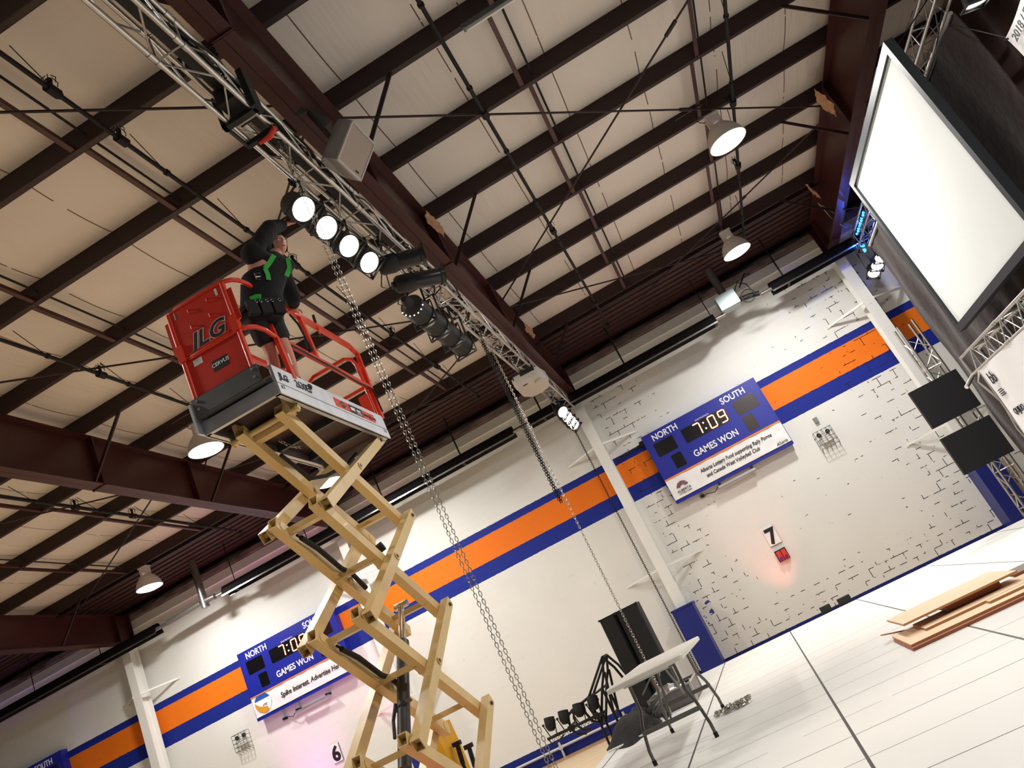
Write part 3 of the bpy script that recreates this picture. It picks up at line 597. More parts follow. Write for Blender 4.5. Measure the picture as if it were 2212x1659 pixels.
mb = MB(); mb.box(o + nrm * .112 + yy * .12 + vv * (-.17), (.06, .016, .006), Rm); obj('name_plate', mb, M['ink'], t)
mb = MB(); mb.bar(o - nrm * .1, o + Vector((-.2, -.1, .62)), .05, .03); mb.bar(o - nrm * .1 + yy * .15, o + Vector((-.2, .15, .62)), .05, .03); mb.bar(o + Vector((-.27, -.2, .62)), o + Vector((-.13, .2, .62)), .12, .03); obj('mounting_bracket', mb, M['black'], t)
# --- torn insulation flaps caught on the rafters
def flap(c, a, b, label, seed):
    rnd = random.Random(seed); c = Vector(c); a = Vector(a); b = Vector(b); n = a.cross(b).normalized(); vs = []; fs = []; m = 7
    for i in range(m + 1):
        for j in range(m + 1):
            vs.append(c + a * (i / m - .5) * (1 - .3 * abs(j / m - .4)) + b * (j / m - .5) + n * rnd.uniform(-.018, .018) + a * rnd.uniform(-.02, .02))
    for i in range(m):
        for j in range(m): fs.append((i * (m + 1) + j, (i + 1) * (m + 1) + j, (i + 1) * (m + 1) + j + 1, i * (m + 1) + j + 1))
    mb = MB(); mb.add(vs, fs, True); mb.add([v + n * .004 for v in vs], [f[::-1] for f in fs], True); one('torn_insulation_flap', mb, M['paper'], label, 'insulation scrap', loc=c)
flap((5.12, 13.45, 6.52), (0.10, .55, -.06), (.12, .02, -.42), 'printed brown insulation flap hanging from the right rafter above the lamp', 1); flap((5.14, 16.9, 6.48), (.1, .40, -.05), (.1, .05, -.35), 'grey torn insulation scrap low on the right rafter, wire hanging from it', 2)
flap((-1.62, 10.4, 6.62), (.05, .6, -.05), (.05, .0, .22), 'torn tan insulation strip along the main rafter above the par lights', 3); flap((-1.62, 15.6, 6.45), (.05, .55, -.03), (.05, .0, .2), 'torn tan insulation strip on the main rafter above the grey hoist', 4)
mb = MB(); mb.tube([(5.14, 17.1, 6.3), (5.3, 17.5, 6.0), (5.5, 17.8, 5.75), (5.75, 18.1, 5.72), (5.9, 18.3, 5.6)], .012, 6); mb.tube([(5.2, 17.2, 6.25), (5.4, 17.4, 5.95), (5.62, 17.6, 6.0), (5.7, 17.5, 6.15)], .008, 6); one('loose_wire', mb, M['galv'], 'loose pale wire drooping from the right rafter to the blue-lit truss', 'wire', loc=(5.3, 17.5, 5.9))
# ================================================================== rigging
def box_truss(name, label, o, ax, u, v, L, w, h, pitch, group=None, sections=None, mats='alu', r=.024, rb=.0095):
    """box truss from o along ax; u, v section directions; w, h centre spacing of the four chords"""
    o = Vector(o); ax = Vector(ax).normalized(); u = Vector(u).normalized(); v = Vector(v).normalized()
    t = thing(name, label, 'truss', o + ax * L / 2, group=group); cs = [(0, 0), (w, 0), (w, h), (0, h)]
    for a, b in cs:
        mb = MB(); p = o + u * a + v * b; mb.tube([p, p + ax * L], r, 12)
        for k in range(1, int(L / 3.0) + 1):
            for e in (-.05, .05): mb.tube([p + ax * (3.0 * k + e - .03), p + ax * (3.0 * k + e + .03)], r * 1.22, 12)
        obj('chord', mb, M[mats], t)
    n = int(L / pitch)
    for i in range(4):
        a = cs[i]; b = cs[(i + 1) % 4]; mb = MB(); pa = o + u * a[0] + v * a[1]; pb = o + u * b[0] + v * b[1]
        for k in range(n):
            q0, q1 = (pa, pb) if k % 2 == 0 else (pb, pa)
            mb.tube([q0 + ax * (k * pitch + .04), q1 + ax * ((k + 1) * pitch - .04)], rb, 7)
            if k % 2 == 0: mb.tube([pa + ax * (k * pitch + .02), pb + ax * (k * pitch + .02)], rb, 7)
        obj('web_bracing', mb, M[mats], t)
    return t
T1 = box_truss('lighting_truss', 'long silver box truss running diagonally under the main rafter', (-2.095, 1.4, 5.40), (0, 1, 0), (1, 0, 0), (0, 0, 1), 17.55, .25, .274, .50)
T2 = box_truss('lighting_truss', 'silver box truss at upper right behind the projection screen, blue lit at its far end', (5.73, 3.0, 5.40), (0, 1, 0), (1, 0, 0), (0, 0, 1), 15.9, .26, .26, .45)
T3 = box_truss('header_truss', 'silver box truss end below the projection screen carrying the logo banner', (4.20, 5.0, 1.15), (0, 1, 0), (1, 0, 0), (0, 0, 1), 7.72, .28, .29, .36)
mb = MB(); mb.tube([(4.20, 12.74, 1.10), (4.20, 12.74, 1.46)], .025, 12); mb.tube([(4.20, 12.74, 1.15), (3.98, 12.62, 1.02)], .03, 12); mb.tube([(4.48, 12.74, 1.15), (4.48, 12.74, 1.46)], .025, 12); obj('end_post', mb, M['alu'], T3)
T4 = box_truss('tower_truss', 'upright silver tower truss behind the two black panels', (4.66, 16.0, -1.72), (0, 0, 1), (1, 0, 0), (0, 1, 0), 4.6, .30, .30, .36)
mb = MB(); mb.bb((4.45, 15.8, -1.72), (5.2, 16.5, -1.69)); obj('base_plate', mb, M['galv'], T4)
# suspension of the trusses from the steel
def sling(p, q, label):
    mb = MB(); mb.tube([p, q], .014, 6); one('truss_sling', mb, M['black'], label, 'sling', loc=p)
sling((5.86, 8.0, 5.68), (5.45, 8.0, 6.02), 'black sling holding the right truss nearest the camera'); sling((5.86, 17.0, 5.68), (5.45, 17.0, 5.84), 'black sling holding the right truss near the wall'); sling((5.86, 13.0, 5.68), (5.45, 13.0, 5.94), 'black sling holding the right truss at mid length')
# cables laid in the main truss
mb = MB()
for j in range(4):
    pts = []; 
    for k in range(60): pts.append((-1.93 + .05 * math.sin(k * .7 + j * 2) + .02 * j, 1.6 + k * .16, 5.66 + .02 * math.sin(k * 1.1 + j)))
    mb.tube(pts, .014, 6)
mb.bb((-2.02, 1.6, 5.60), (-1.90, 9.0, 5.64)); one('cable_loom', mb, M['black'], 'black cable loom lying inside the main truss', 'cable', loc=(-1.95, 6, 5.63))
mb = MB(); rnd = random.Random(3)
for j in range(12):
    y0 = 9.2 + j * .62; pts = []
    for k in range(9): pts.append((-2.0 + rnd.uniform(-.1, .1), y0 + k * .09, 5.50 + rnd.uniform(-.1, .12)))
    mb.tube(pts, .011, 6)
one('cable_loom', mb, M['black'], 'tangled black cables in the far half of the main truss', 'cable', loc=(-2, 12, 5.5))
# --- par lights
def par(P, d, label, group, up, mode='lit', r=.135, L=.40, power=None, aim=None):
    P = Vector(P); d = Vector(d).normalized(); t = thing('par_light', label, 'stage light', P, group=group); mb = MB()
    prof = [(.0, -L), (.04, -L), (.06, -L * .93), (.075, -L * .80), (.105, -L * .72), (r, -L * .60), (r, -.01), (r * 1.04, -.01), (r * 1.04, .0), (r * .93, .0), (r * .93, -.03)]
    mb.lathe(prof, P, d, 28)
    obj('can', mb, M['black'], t)
    mb = MB(); a = d.orthogonal().normalized(); sd = Vector(up).cross(d); sd = sd.normalized() if sd.length > .05 else a; u = d.cross(sd)
    for s in (-1, 1): mb.box(P + sd * s * (r + .012) + d * .012, (.012, 2 * r + .03, .03), Matrix((sd, u, d)).transposed()); mb.box(P + u * s * (r + .012) + d * .012, (2 * r + .03, .012, .03), Matrix((sd, u, d)).transposed())
    for q in range(4):
        an = math.pi / 4 + q * math.pi / 2; mb.box(P + (sd * math.cos(an) + u * math.sin(an)) * (r + .03) + d * .006, (.05, .03, .008), Matrix((sd * math.cos(an) + u * math.sin(an), d.cross(sd * math.cos(an) + u * math.sin(an)), d)).transposed())
    obj('gel_frame', mb, M['black'], t)
    mb = MB(); mid = P - d * L * .45; top = Vector(aim if aim else P + Vector((0, 0, .38)))
    for s in (-1, 1): mb.bar(mid + sd * s * (r + .015), top + sd * s * .07 + Vector((0, 0, -.04)), .03, .006, d)
    mb.bar(top - sd * .075 + Vector((0, 0, -.04)), top + sd * .075 + Vector((0, 0, -.04)), .03, .006); mb.tube([top + Vector((0, 0, -.05)), top + Vector((0, 0, .02))], .018, 8); mb.box(top + Vector((0, 0, .03)), (.07, .05, .07))
    obj('yoke', mb, M['black'], t)
    mb = MB(); mb.lathe([(0, .0), (r * .5, -.004), (r * .92, -.016)], P, d, 28); obj('lens', mb, M['e_par' if mode == 'lit' else 'e_par'], t)
    if power: lamp('SPOT', 'par_beam', P + d * .05, d, power, (1.0, 0.87, 0.72), .08, 52, .8, parent=t)
    return t
G1 = 'lit par lights on the main truss above the worker'
nm = ['nearest the worker, its back showing', 'second from the worker', 'third from the worker', 'fourth, beside the black profile spots']
for i, y in enumerate((6.42, 6.88, 7.38, 7.88)):
    par((-2.13, y, 5.03), (.50, -.34, -.80), 'lit black par light under the main truss, ' + nm[i], G1, (0, 1, 0), power=PAR_POWER, aim=(-2.13, y + .02, 5.39))
nm = ['topmost', 'second down', 'third down', 'lowest']
for i, y in enumerate((17.25, 17.78, 18.28, 18.72)):
    par((-1.97 - .02 * i, y, 4.98), (.42, -.62, -.66), 'lit par light of the cluster where the main truss meets the centre column, ' + nm[i], 'lit par lights at the far end of the main truss', (0, 1, 0), power=PAR_POWER, aim=(-2.08, y + .12, 5.42))
for i, y in enumerate((17.5, 17.95, 18.4, 18.85)):
    par((5.82 - .02 * i, y, 4.75), (-.42, -.55, -.72), 'lit par light of the cluster under the blue-lit truss end, ' + nm[i], 'lit par lights at the far end of the right truss', (0, 1, 0), power=PAR_POWER * 3.0, aim=(5.80, y + .08, 5.42))
for i, y in enumerate((8.9, 9.4, 9.9)):
    par((6.15 + .03 * (1 - i), y + .35, 5.10), (-.2, .25, -.95), 'par light with glowing rim on the truss above the screen, ' + ['nearest the top edge', 'middle of three', 'lowest of three'][i], 'par lights on the right truss above the screen', (0, 1, 0), power=PAR_POWER, aim=(5.99, y + .30, 5.39))
nm = ['first after the profile spots', 'second along', 'third along', 'last along']
for i, y in enumerate((9.62, 10.17, 10.72, 11.25)):
    par((-2.22, y, 4.98), (.05, .98, -.17), 'dark par light seen from behind under the main truss, ' + nm[i], 'dark par lights facing the back wall', (0, 0, 1), power=60, r=.165, L=.52, aim=(-2.10, y - .22, 5.40))
# row of glowing vent holes on the first of those cans
mb = MB()
for k in range(7):
    a = -1.3 + k * .38; mb.ball((-2.22 + .167 * math.sin(a) , 9.28, 5.03 - .167 * math.cos(a)), .010, 6, 4)
one('vent_glow', mb, M['e_dot'], 'row of tiny glowing vent holes on the first dark par can', 'light leak', loc=(-2.22, 9.3, 4.9))
# --- profile (ellipsoidal) spots
def profile(P0, P1, label, top):
    P0 = Vector(P0); P1 = Vector(P1); d = (P1 - P0).normalized(); L = (P1 - P0).length; t = thing('profile_spot', label, 'stage light', P0, group='black profile spots on the main truss'); mb = MB()
    mb.lathe([(0, -.02), (.085, -.02), (.115, .02), (.122, .16), (.108, .22), (.10, .24)], P0, d, 20); mb.tube([P0 - d * .02, P0 - d * .06], .05, 12); obj('lamp_house', mb, M['black'], t)
    mb = MB(); mb.lathe([(.10, .22), (.108, .24), (.108, L - .06), (.125, L - .05), (.13, L), (.115, L), (.115, L - .03), (0, L - .03)], P0, d, 20); sd = d.cross(Vector((0, 0, 1))).normalized(); u = sd.cross(d)
    for s in (-1, 1): mb.box(P1 + sd * s * .11, (.01, .02, .20), Matrix((sd, d, u)).transposed()); mb.box(P1 + u * s * .11, (.2, .02, .01), Matrix((sd, d, u)).transposed())
    obj('lens_barrel', mb, M['blackgloss'], t)
    mb = MB(); mb.disc(P1 - d * .028, d, .088); obj('lens', mb, M['e_par'], t)
    mb = MB(); mid = P0 + d * .24; top = Vector(top)
    for s in (-1, 1): mb.bar(mid + sd * s * .10, top + sd * s * .08 - Vector((0, 0, .05)), .03, .006, d)
    mb.bar(top - sd * .085 - Vector((0, 0, .05)), top + sd * .085 - Vector((0, 0, .05)), .03, .006); mb.box(top - Vector((0, 0, .01)), (.06, .05, .1)); mb.tube([P0 + Vector((0, .02, -.03)), P0 + Vector((-.10, .05, -.22)), P0 + Vector((-.02, .08, -.3)), P0 + Vector((.05, .05, .1))], .008, 6); obj('yoke', mb, M['black'], t)
profile((-2.10, 8.12, 5.06), (-1.58, 8.30, 5.00), 'black profile spot beside the fourth lit par light', (-2.0, 8.18, 5.40)); profile((-2.14, 8.66, 5.04), (-1.60, 8.98, 5.00), 'black profile spot with a lit lens just above the dark par cans', (-2.0, 8.80, 5.40))
# --- hoists and chains
t = thing('chain_hoist', 'black chain hoist with a red lever clamped round the main truss', 'hoist', (-1.95, 5.5, 5.4)); mb = MB()
mb.bb((-2.16, 5.30, 5.35), (-1.80, 5.36, 5.40)); mb.bb((-2.16, 5.30, 5.35), (-2.12, 5.36, 5.72)); mb.bb((-1.83, 5.26, 5.35), (-1.77, 5.40, 5.80)); mb.bb((-2.06, 5.15, 5.44), (-1.88, 5.50, 5.62)); mb.bb((-2.14, 5.62, 5.34), (-1.80, 5.67, 5.39)); mb.tube([(-2.13, 5.36, 5.36), (-2.13, 5.64, 5.36)], .02, 8); obj('hoist_frame', mb, M['black'], t)
mb = MB(); mb.tube([(-2.02, 5.66, 5.33), (-1.90, 5.64, 5.31), (-1.80, 5.60, 5.33)], [.018, .03, .024], 10); obj('lever_grip', mb, M['red'], t)
t = thing('chain_hoist', 'grey covered electric hoist hung under the far part of the main truss', 'hoist', (-2.03, 15.2, 5.1)); mb = MB()
pl = [(-.30, -.42), (-.22, -.55), (.20, -.52), (.30, -.40), (.34, .05), (.26, .42), (.05, .56), (-.20, .52), (-.33, .2)]
c = Vector((-2.03, 15.2, 5.30)); b1 = [c + Vector((a * .92, b * .92, -.16)) for a, b in pl]; b2 = [c + Vector((a, b, -.10)) for a, b in pl]; b3 = [c + Vector((a, b, .06)) for a, b in pl]
mb.rings([b1, b2, b3], smooth=False); mb.tube([c + Vector((.2, -.3, -.15)), c + Vector((.2, -.3, -.20))], .10, 18); obj('hoist_cover', mb, M['hoist'], t)
mb = MB(); mb.bb((-2.28, 14.66, 5.30), (-1.80, 14.70, 5.40)); mb.bb((-2.2, 14.8, 5.34), (-1.85, 15.6, 5.40)); obj('hoist_body', mb, M['black'], t)
mb = MB(); mb.box(c + Vector((-.08, -.44, -.165)), (.10, .03, .01)); mb.box(c + Vector((.28, .1, -.14)), (.05, .03, .03)); obj('cover_slot', mb, M['ink'], t)
def chain(p, z1, label, m, L=.042, W=.023, r=.0032, both=0.0, side=(1, 0, 0)):
    p = Vector(p); mb = MB(); pitch = L - 2.6 * r
    strands = [Vector((0, 0, 0))] if not both else [Vector(side) * both * .5, Vector(side) * -both * .5]
    for s in strands:
        z = p.z; k = 0
        while z > z1:
            mb.link((p.x + s.x, p.y + s.y, z), (0, 0, 1), (1, .3, 0) if k % 2 == 0 else (-.3, 1, 0), L, W, r, 5); z -= pitch; k += 1
    return one('hoist_chain', mb, M[m], label, 'chain', loc=(p.x, p.y, z1))
chain((-1.95, 6.06, 5.70), -1.0, 'pale double hand chain hanging in front of the lit par lights down to the stage', 'chain', both=.042, side=(.9, .43, 0))
chain((-2.08, 12.25, 5.34), 2.25, 'black chain ending in mid air over the orange stripe', 'chaind', L=.06, W=.042, r=.006, both=.03)
chain((-2.07, 12.70, 5.38), -1.0, 'silver chain falling in front of the black speaker cabinets', 'chain', L=.055, W=.032, r=.005)
chain((-2.03, 18.2, 5.38), -1.72, 'thin dark chain hanging in front of the centre column', 'chaind', L=.06, W=.035, r=.006)
chain((-1.92, 5.2, 6.16), 5.62, 'short dark chain from the rafter down to the black hoist', 'chaind', L=.06, W=.04, r=.007)
mb = MB(); rnd = random.Random(5)
for k in range(60): mb.link((-.95 + rnd.uniform(-.07, .30), 8.75 + rnd.uniform(-.10, .10), -1.03 + rnd.uniform(0, .03)), (rnd.uniform(-1, 1), rnd.uniform(-1, 1), rnd.uniform(-.2, .2)), (rnd.uniform(-1, 1), rnd.uniform(-1, 1), .8), .06, .035, .006)
one('chain_pile', mb, M['chain'], 'heap of silver chain on the stage under the folding table', 'chain', loc=(-.9, 8.75, -1.05))
# --- projection screen
t = thing('projection_screen', 'large white projection screen in a black frame at right', 'screen', (4.4, 10.85, 1.75)); y0, y1, z0, z1, fw = 9.13, 12.55, 1.88, 4.57, .11
mb = MB(); mb.bb((4.40, y0, z0), (4.43, y1, z1)); obj('screen_surface', mb, M['screen'], t)
mb = MB(); mb.bb((4.36, y0 - fw, z0 - fw), (4.47, y0, z1 + fw)); mb.bb((4.36, y1, z0 - fw), (4.47, y1 + fw, z1 + fw)); mb.bb((4.36, y0, z1), (4.47, y1, z1 + fw)); mb.bb((4.36, y0, z0 - fw), (4.47, y1, z0)); mb.bb((4.44, y0, z0), (4.47, y1, z1)); obj('screen_frame', mb, M['frame'], t)
mb = MB()
for y in (9.6, 12.1): mb.tube([(4.45, y, z1 + .1), (5.75, y, 5.40)], .008, 6)
obj('hanging_cable', mb, M['black'], t)
# --- black drapes
def drape(x, y0, y1, z0, z1, m, label, amp=.05, per=.34, seed=1):
    rnd = random.Random(seed); vs = []; fs = []; ny = int((y1 - y0) / .06); nz = 14; ph = [rnd.uniform(-.8, .8) for _ in range(ny + 1)]
    for i in range(ny + 1):
        for j in range(nz + 1):
            y = y0 + (y1 - y0) * i / ny; z = z0 + (z1 - z0) * j / nz; vs.append((x + amp * math.sin(2 * math.pi * y / per + .5 * math.sin(y * 1.7)) * (1.1 - .5 * j / nz) + .02 * math.sin(3 * z + y * 4), y, z))
    for i in range(ny):
        for j in range(nz): fs.append((i * (nz + 1) + j, i * (nz + 1) + j + 1, (i + 1) * (nz + 1) + j + 1, (i + 1) * (nz + 1) + j))
    mb = MB(); mb.add(vs, fs, True); mb.add([(a + .012, b, c) for a, b, c in vs], [f[::-1] for f in fs], True); return one('black_drape', mb, M[m], label, 'drape', loc=(x, (y0 + y1) / 2, z0))
drape(4.80, 8.45, 14.95, -1.05, 4.25, 'drape', 'black drape hanging behind the screen down to the stage', amp=.02, per=.7, seed=2); drape(7.6, 2.5, 19.3, -1.05, 6.85, 'drape2', 'tall dark brown drape at the far upper right behind the truss lights', amp=.10, per=.8, seed=4)
mb = MB(); mb.tube([(4.80, 8.45, 4.27), (4.80, 14.95, 4.27)], .025, 10); d0 = obj('drape_pole', mb, M['alud']); d0 = tag(d0, 'grey pole along the head of the black drape', 'pole')
for y in (9.2, 14.5):
    mb = MB(); mb.tube([(4.80, y, 4.29), (5.73, y, 5.38)], .008, 6); one('pole_wire', mb, M['black'], 'thin wire holding the drape pole at its %s end' % ('near' if y < 10 else 'far'), 'wire', loc=(4.8, y, 4.3))
# --- flown black panels
for z0, z1, x0, x1, lb in ((.86, 1.60, 3.94, 4.83, 'upper square black panel in front of the tower truss'), (-.06, .65, 3.94, 4.83, 'lower square black panel in front of the tower truss')):
    t = thing('square_board', lb, 'board', (4.4, 15.3, z0)); mb = MB(); mb.bb((x0, 15.20, z0), (x1, 15.30, z1)); obj('panel_board', mb, M['ink'], t)
    mb = MB(); mb.bb((x0 + .3, 15.30, z0 + .2), (x0 + .36, 15.75, z0 + .26)); mb.bb((x0 + .3, 15.70, z0 + .2), (4.75, 15.76, z0 + .26)); mb.tube([(4.66, 15.96, z0 + .23), (4.66, 16.04, z0 + .23)], .05, 12); mb.bb((4.6, 15.74, z0 + .18), (4.72, 15.98, z0 + .28)); obj('arm_bracket', mb, M['black'], t)
# --- logo banner on the header truss
t = thing('logo_banner', 'white logo banner hung under the header truss at the right edge', 'banner', (4.18, 10, .1)); mb = MB(); vs = []; fs = []; ny, nz = 40, 10
for i in range(ny + 1):
    for j in range(nz + 1): vs.append((4.18 + .01 * math.sin(i * .8 + j * .6), 12.40 - 5.5 * i / ny, 1.13 - 1.6 * j / nz - .02 * (math.sin(math.pi * i) if j == 0 else 0)))
for i in range(ny):
    for j in range(nz): fs.append((i * (nz + 1) + j, i * (nz + 1) + j + 1, (i + 1) * (nz + 1) + j + 1, (i + 1) * (nz + 1) + j))
mb.add(vs, fs, True); obj('banner_sheet', mb, M['vinyl'], t); YD = Vector((0, -1, 0))
for st, y, z, h in (('bb', 12.22, .86, .17), ('QUJLIO', 12.20, .36, .085), ('A', 12.12, -.12, .15)):
    obj('logo_lettering', text(st, (4.165, y, z), YD, Z, h, .002, .012), M['ink'], t)
for y, z in ((12.22, .66), (12.02, .12), (11.9, -.02)):
    mb = MB()
    for k in range(4): mb.bb((4.163, y - .20 + .03 * (k % 2), z + .028 * k), (4.167, y, z + .028 * k + .014))
    obj('small_print', mb, M['ink'], t)
mb = MB(); mb.tube([(4.19, 12.40, 1.14), (4.12, 12.5, 1.0), (4.20, 12.44, .6), (4.18, 12.52, .2), (4.2, 12.42, -.3)], .018, 8); mb.tube([(4.2, 12.42, 1.12), (4.2, 12.46, .5), (4.22, 12.45, -1.0)], .022, 8); obj('edge_pole', mb, M['alu'], t)
t = thing('date_banner', 'white banner corner with a date at the upper right edge', 'banner', (4.65, 6.5, 2.4)); mb = MB(); vs = []; fs = []; ny, nz = 24, 12
for i in range(ny + 1):
    for j in range(nz + 1): vs.append((4.65 + .012 * math.sin(i * .7 + j * .5), 7.79 - 2.4 * i / ny, 3.40 - 1.0 * j / nz + .10 * i / ny))
for i in range(ny):
    for j in range(nz): fs.append((i * (nz + 1) + j, i * (nz + 1) + j + 1, (i + 1) * (nz + 1) + j + 1, (i + 1) * (nz + 1) + j))
mb.add(vs, fs, True); obj('banner_sheet', mb, M['vinyl'], t); obj('lettering', text('2018 / EN', (4.62, 7.66, 3.245), (0, -1, .04), Z, .085, .002, .0), M['dgrey'], t)
mb = MB(); mb.tube([(4.64, 7.74, 3.36), (4.60, 7.76, 3.37)], .012, 8); obj('eyelet', mb, M['ink'], t)
mb = MB(); mb.tube([(4.66, 7.79, 3.40), (4.80, 8.6, 4.24)], .006, 6); mb.tube([(4.65, 5.4, 3.5), (5.73, 5.4, 5.4)], .006, 6); obj('tie_line', mb, M['black'], t)
# ================================================================== things on the stage and by its corner
FL = -1.05
t = thing('folding_table', 'white plastic folding table with grey bent legs on the stage', 'table', (-1.28, 8.5, FL)); x0, x1, y0, y1, zt = -1.66, -.90, 7.42, 9.68, -.31
mb = MB(); pts = []
for cx, cy, a0 in ((x1 - .05, y1 - .05, 0), (x0 + .05, y1 - .05, 90), (x0 + .05, y0 + .05, 180), (x1 - .05, y0 + .05, 270)):
    for k in range(5): a = math.radians(a0 + 22.5 * k); pts.append((cx + .05 * math.cos(a), cy + .05 * math.sin(a)))
rr = lambda s, z: [Vector(((x0 + x1) / 2 + (a - (x0 + x1) / 2) * s, (y0 + y1) / 2 + (b - (y0 + y1) / 2) * s, z)) for a, b in pts]
mb.rings([rr(.985, zt - .045), rr(1.0, zt - .04), rr(1.0, zt - .008), rr(.99, zt)], smooth=False); mb.bb((x0 + .16, y0 + .012, zt - .058), (x1 - .16, y0 + .05, zt - .045)); obj('tabletop', mb, M['tabletop'], t)
for yb, sgn in ((7.60, 1), (9.15, -1)):
    for xx, sx in ((-1.57, 1), (-.97, -1)):
        mb = MB(); mb.tube([(xx + sx * .07, yb + sgn * .12, zt - .05), (xx + sx * .07, yb + sgn * .08, zt - .30), (xx + sx * .03, yb + sgn * .04, zt - .42), (xx, yb, zt - .62), (xx, yb, FL + .03)], .0155, 10); lg = obj('leg', mb, M['tleg'], t)
        mb = MB(); mb.tube([(xx, yb, FL), (xx, yb, FL + .045)], .02, 10); obj('rubber_foot', mb, M['rubber'], lg)
    mb = MB(); mb.bar((-1.56, yb + .01, zt - .47), (-.98, yb + .01, zt - .47), .012, .04); mb.tube([(-1.50, yb + sgn * .12, zt - .06), (-1.04, yb + sgn * .12, zt - .06)], .015, 8); obj('cross_bar', mb, M['tleg'], t)
    mb = MB(); mb.tube([(-1.27, yb + .01, zt - .47), (-1.27, yb + sgn * .55, zt - .06)], .011, 8); mb.tube([(-1.42, yb + sgn * .10, zt - .18), (-1.30, yb + sgn * .5, zt - .06)], .008, 6); obj('folding_stay', mb, M['tleg'], t)
# tall black speaker cabinets
for x0, x1, lb in ((-2.53, -2.265, 'left of two tall black speaker cabinets standing behind the folding table'), (-2.235, -1.86, 'right of two tall black speaker cabinets standing behind the folding table')):
    t = thing('speaker_cabinet', lb, 'speaker', ((x0 + x1) / 2, 13.3, FL), group='tall black speaker cabinets'); mb = MB(); z0, z1 = FL, .44
    pl = [(x0 + .02, 13.1), (x1 - .02, 13.1), (x1, 13.13), (x1, 13.5), (x0, 13.5), (x0, 13.13)]; mb.prism([(a, b, z0) for a, b in pl], (0, 0, z1 - z0)); obj('cabinet', mb, M['spk'], t)
    mb = MB(); mb.bb((x0 + .025, 13.088, z0 + .05), (x1 - .025, 13.1, z1 - .03)); obj('grille', mb, M['black'], t)
    mb = MB()
    for z in (z0, z1):
        for x in (x0, x1): mb.box((x, 13.12, z + (.012 if z == z0 else -.012)), (.03, .05, .03))
    obj('corner_cap', mb, M['blackgloss'], t)
# black tubular stand left of the stage with its clamped bar of lamps
t = thing('tubular_stand', 'black tubular steel stand with rounded ends beside the stage corner', 'stand', (-3.2, 13.5, -1.72)); 
for yq in (13.35, 13.75):
    mb = MB(); T = lambda *p: mb.tube([(a, yq, b) for a, b in p], .021, 9)
    T((-2.79, -.08), (-3.27, -.53), (-3.40, -.56), (-3.62, -.60), (-3.71, -.65), (-3.75, -.74), (-3.74, -.88), (-3.68, -.97), (-3.55, -1.0)); T((-3.40, -.56), (-3.43, -.72), (-3.38, -.88), (-3.27, -.95)); T((-3.01, -.50), (-3.27, -.55), (-3.28, -.96), (-3.30, -1.72)); T((-2.79, -.08), (-2.88, -.30), (-3.01, -.50), (-3.01, -.91), (-3.0, -1.72)); T((-3.28, -1.0), (-3.01, -.50)); T((-3.01, -.91), (-2.86, -.30)); T((-2.79, -.08), (-2.68, -.3), (-2.6, -.6), (-2.58, -1.72))
    obj('side_frame', mb, M['black'], t)
mb = MB()
for a, b in ((-2.79, -.08), (-3.27, -.54), (-3.74, -.80), (-3.28, -.96), (-3.01, -.50), (-3.01, -.91)): mb.tube([(a, 13.35, b), (a, 13.75, b)], .019, 8)
obj('spacer_tube', mb, M['black'], t)
t = thing('lamp_bar', 'black bar clamped to the tubular stand carrying four small lamps', 'bar', (-3.65, 13.30, -.84)); mb = MB(); mb.tube([(-4.17, 13.30, -.83), (-3.10, 13.30, -.83)], .024, 10); mb.bb((-3.78, 13.27, -.88), (-3.70, 13.37, -.79)); mb.bb((-3.32, 13.27, -.88), (-3.24, 13.37, -.79)); obj('bar_tube', mb, M['black'], t)
mb = MB(); rnd = random.Random(9)
for k in range(14):
    x = -4.1 + k * .07; mb.tube([(x, 13.28, -.83), (x + .03, 13.25, -.90 + rnd.uniform(-.03, .03)), (x + .07, 13.27, -.84)], .006, 5)
mb.tube([(-4.15, 13.29, -.84), (-4.12, 13.27, -.94), (-4.0, 13.27, -.92), (-3.88, 13.27, -.87)], .012, 6); obj('cable', mb, M['black'], t)
first = None
for k, x in enumerate((-4.05, -3.79, -3.52, -3.25)):
    lb = 'small black stage lamp on the bar left of the stage, ' + ('leftmost of four', 'second from left', 'third from left', 'rightmost of four')[k]
    fr = Matrix.Translation((x, 13.30, -.80))
    if first is None:
        first = t = thing('small_stage_lamp', lb, 'stage light', None, group='four small lamps on the black bar', fr=fr); mb = MB(); d = Vector((.15, .25, 1)).normalized(); P = Vector((x, 13.30, -.74))
        mb.lathe([(0, -.01), (.05, 0), (.085, .06), (.09, .10), (.09, .20), (.08, .20), (.08, .19), (0, .19)], P, d, 18); obj('can', mb, M['black'], t); mb = MB()
        for s in (-1, 1): mb.bar((x + s * .105, 13.31, -.62), (x + s * .06, 13.30, -.81), .016, .006, (0, 1, 0)); mb.tube([(x + s * .088, 13.32, -.62), (x + s * .12, 13.32, -.62)], .018, 8)
        mb.bar((x - .065, 13.30, -.81), (x + .065, 13.30, -.81), .016, .006); obj('yoke', mb, M['black'], t)
    else: dup(first, fr, lb)
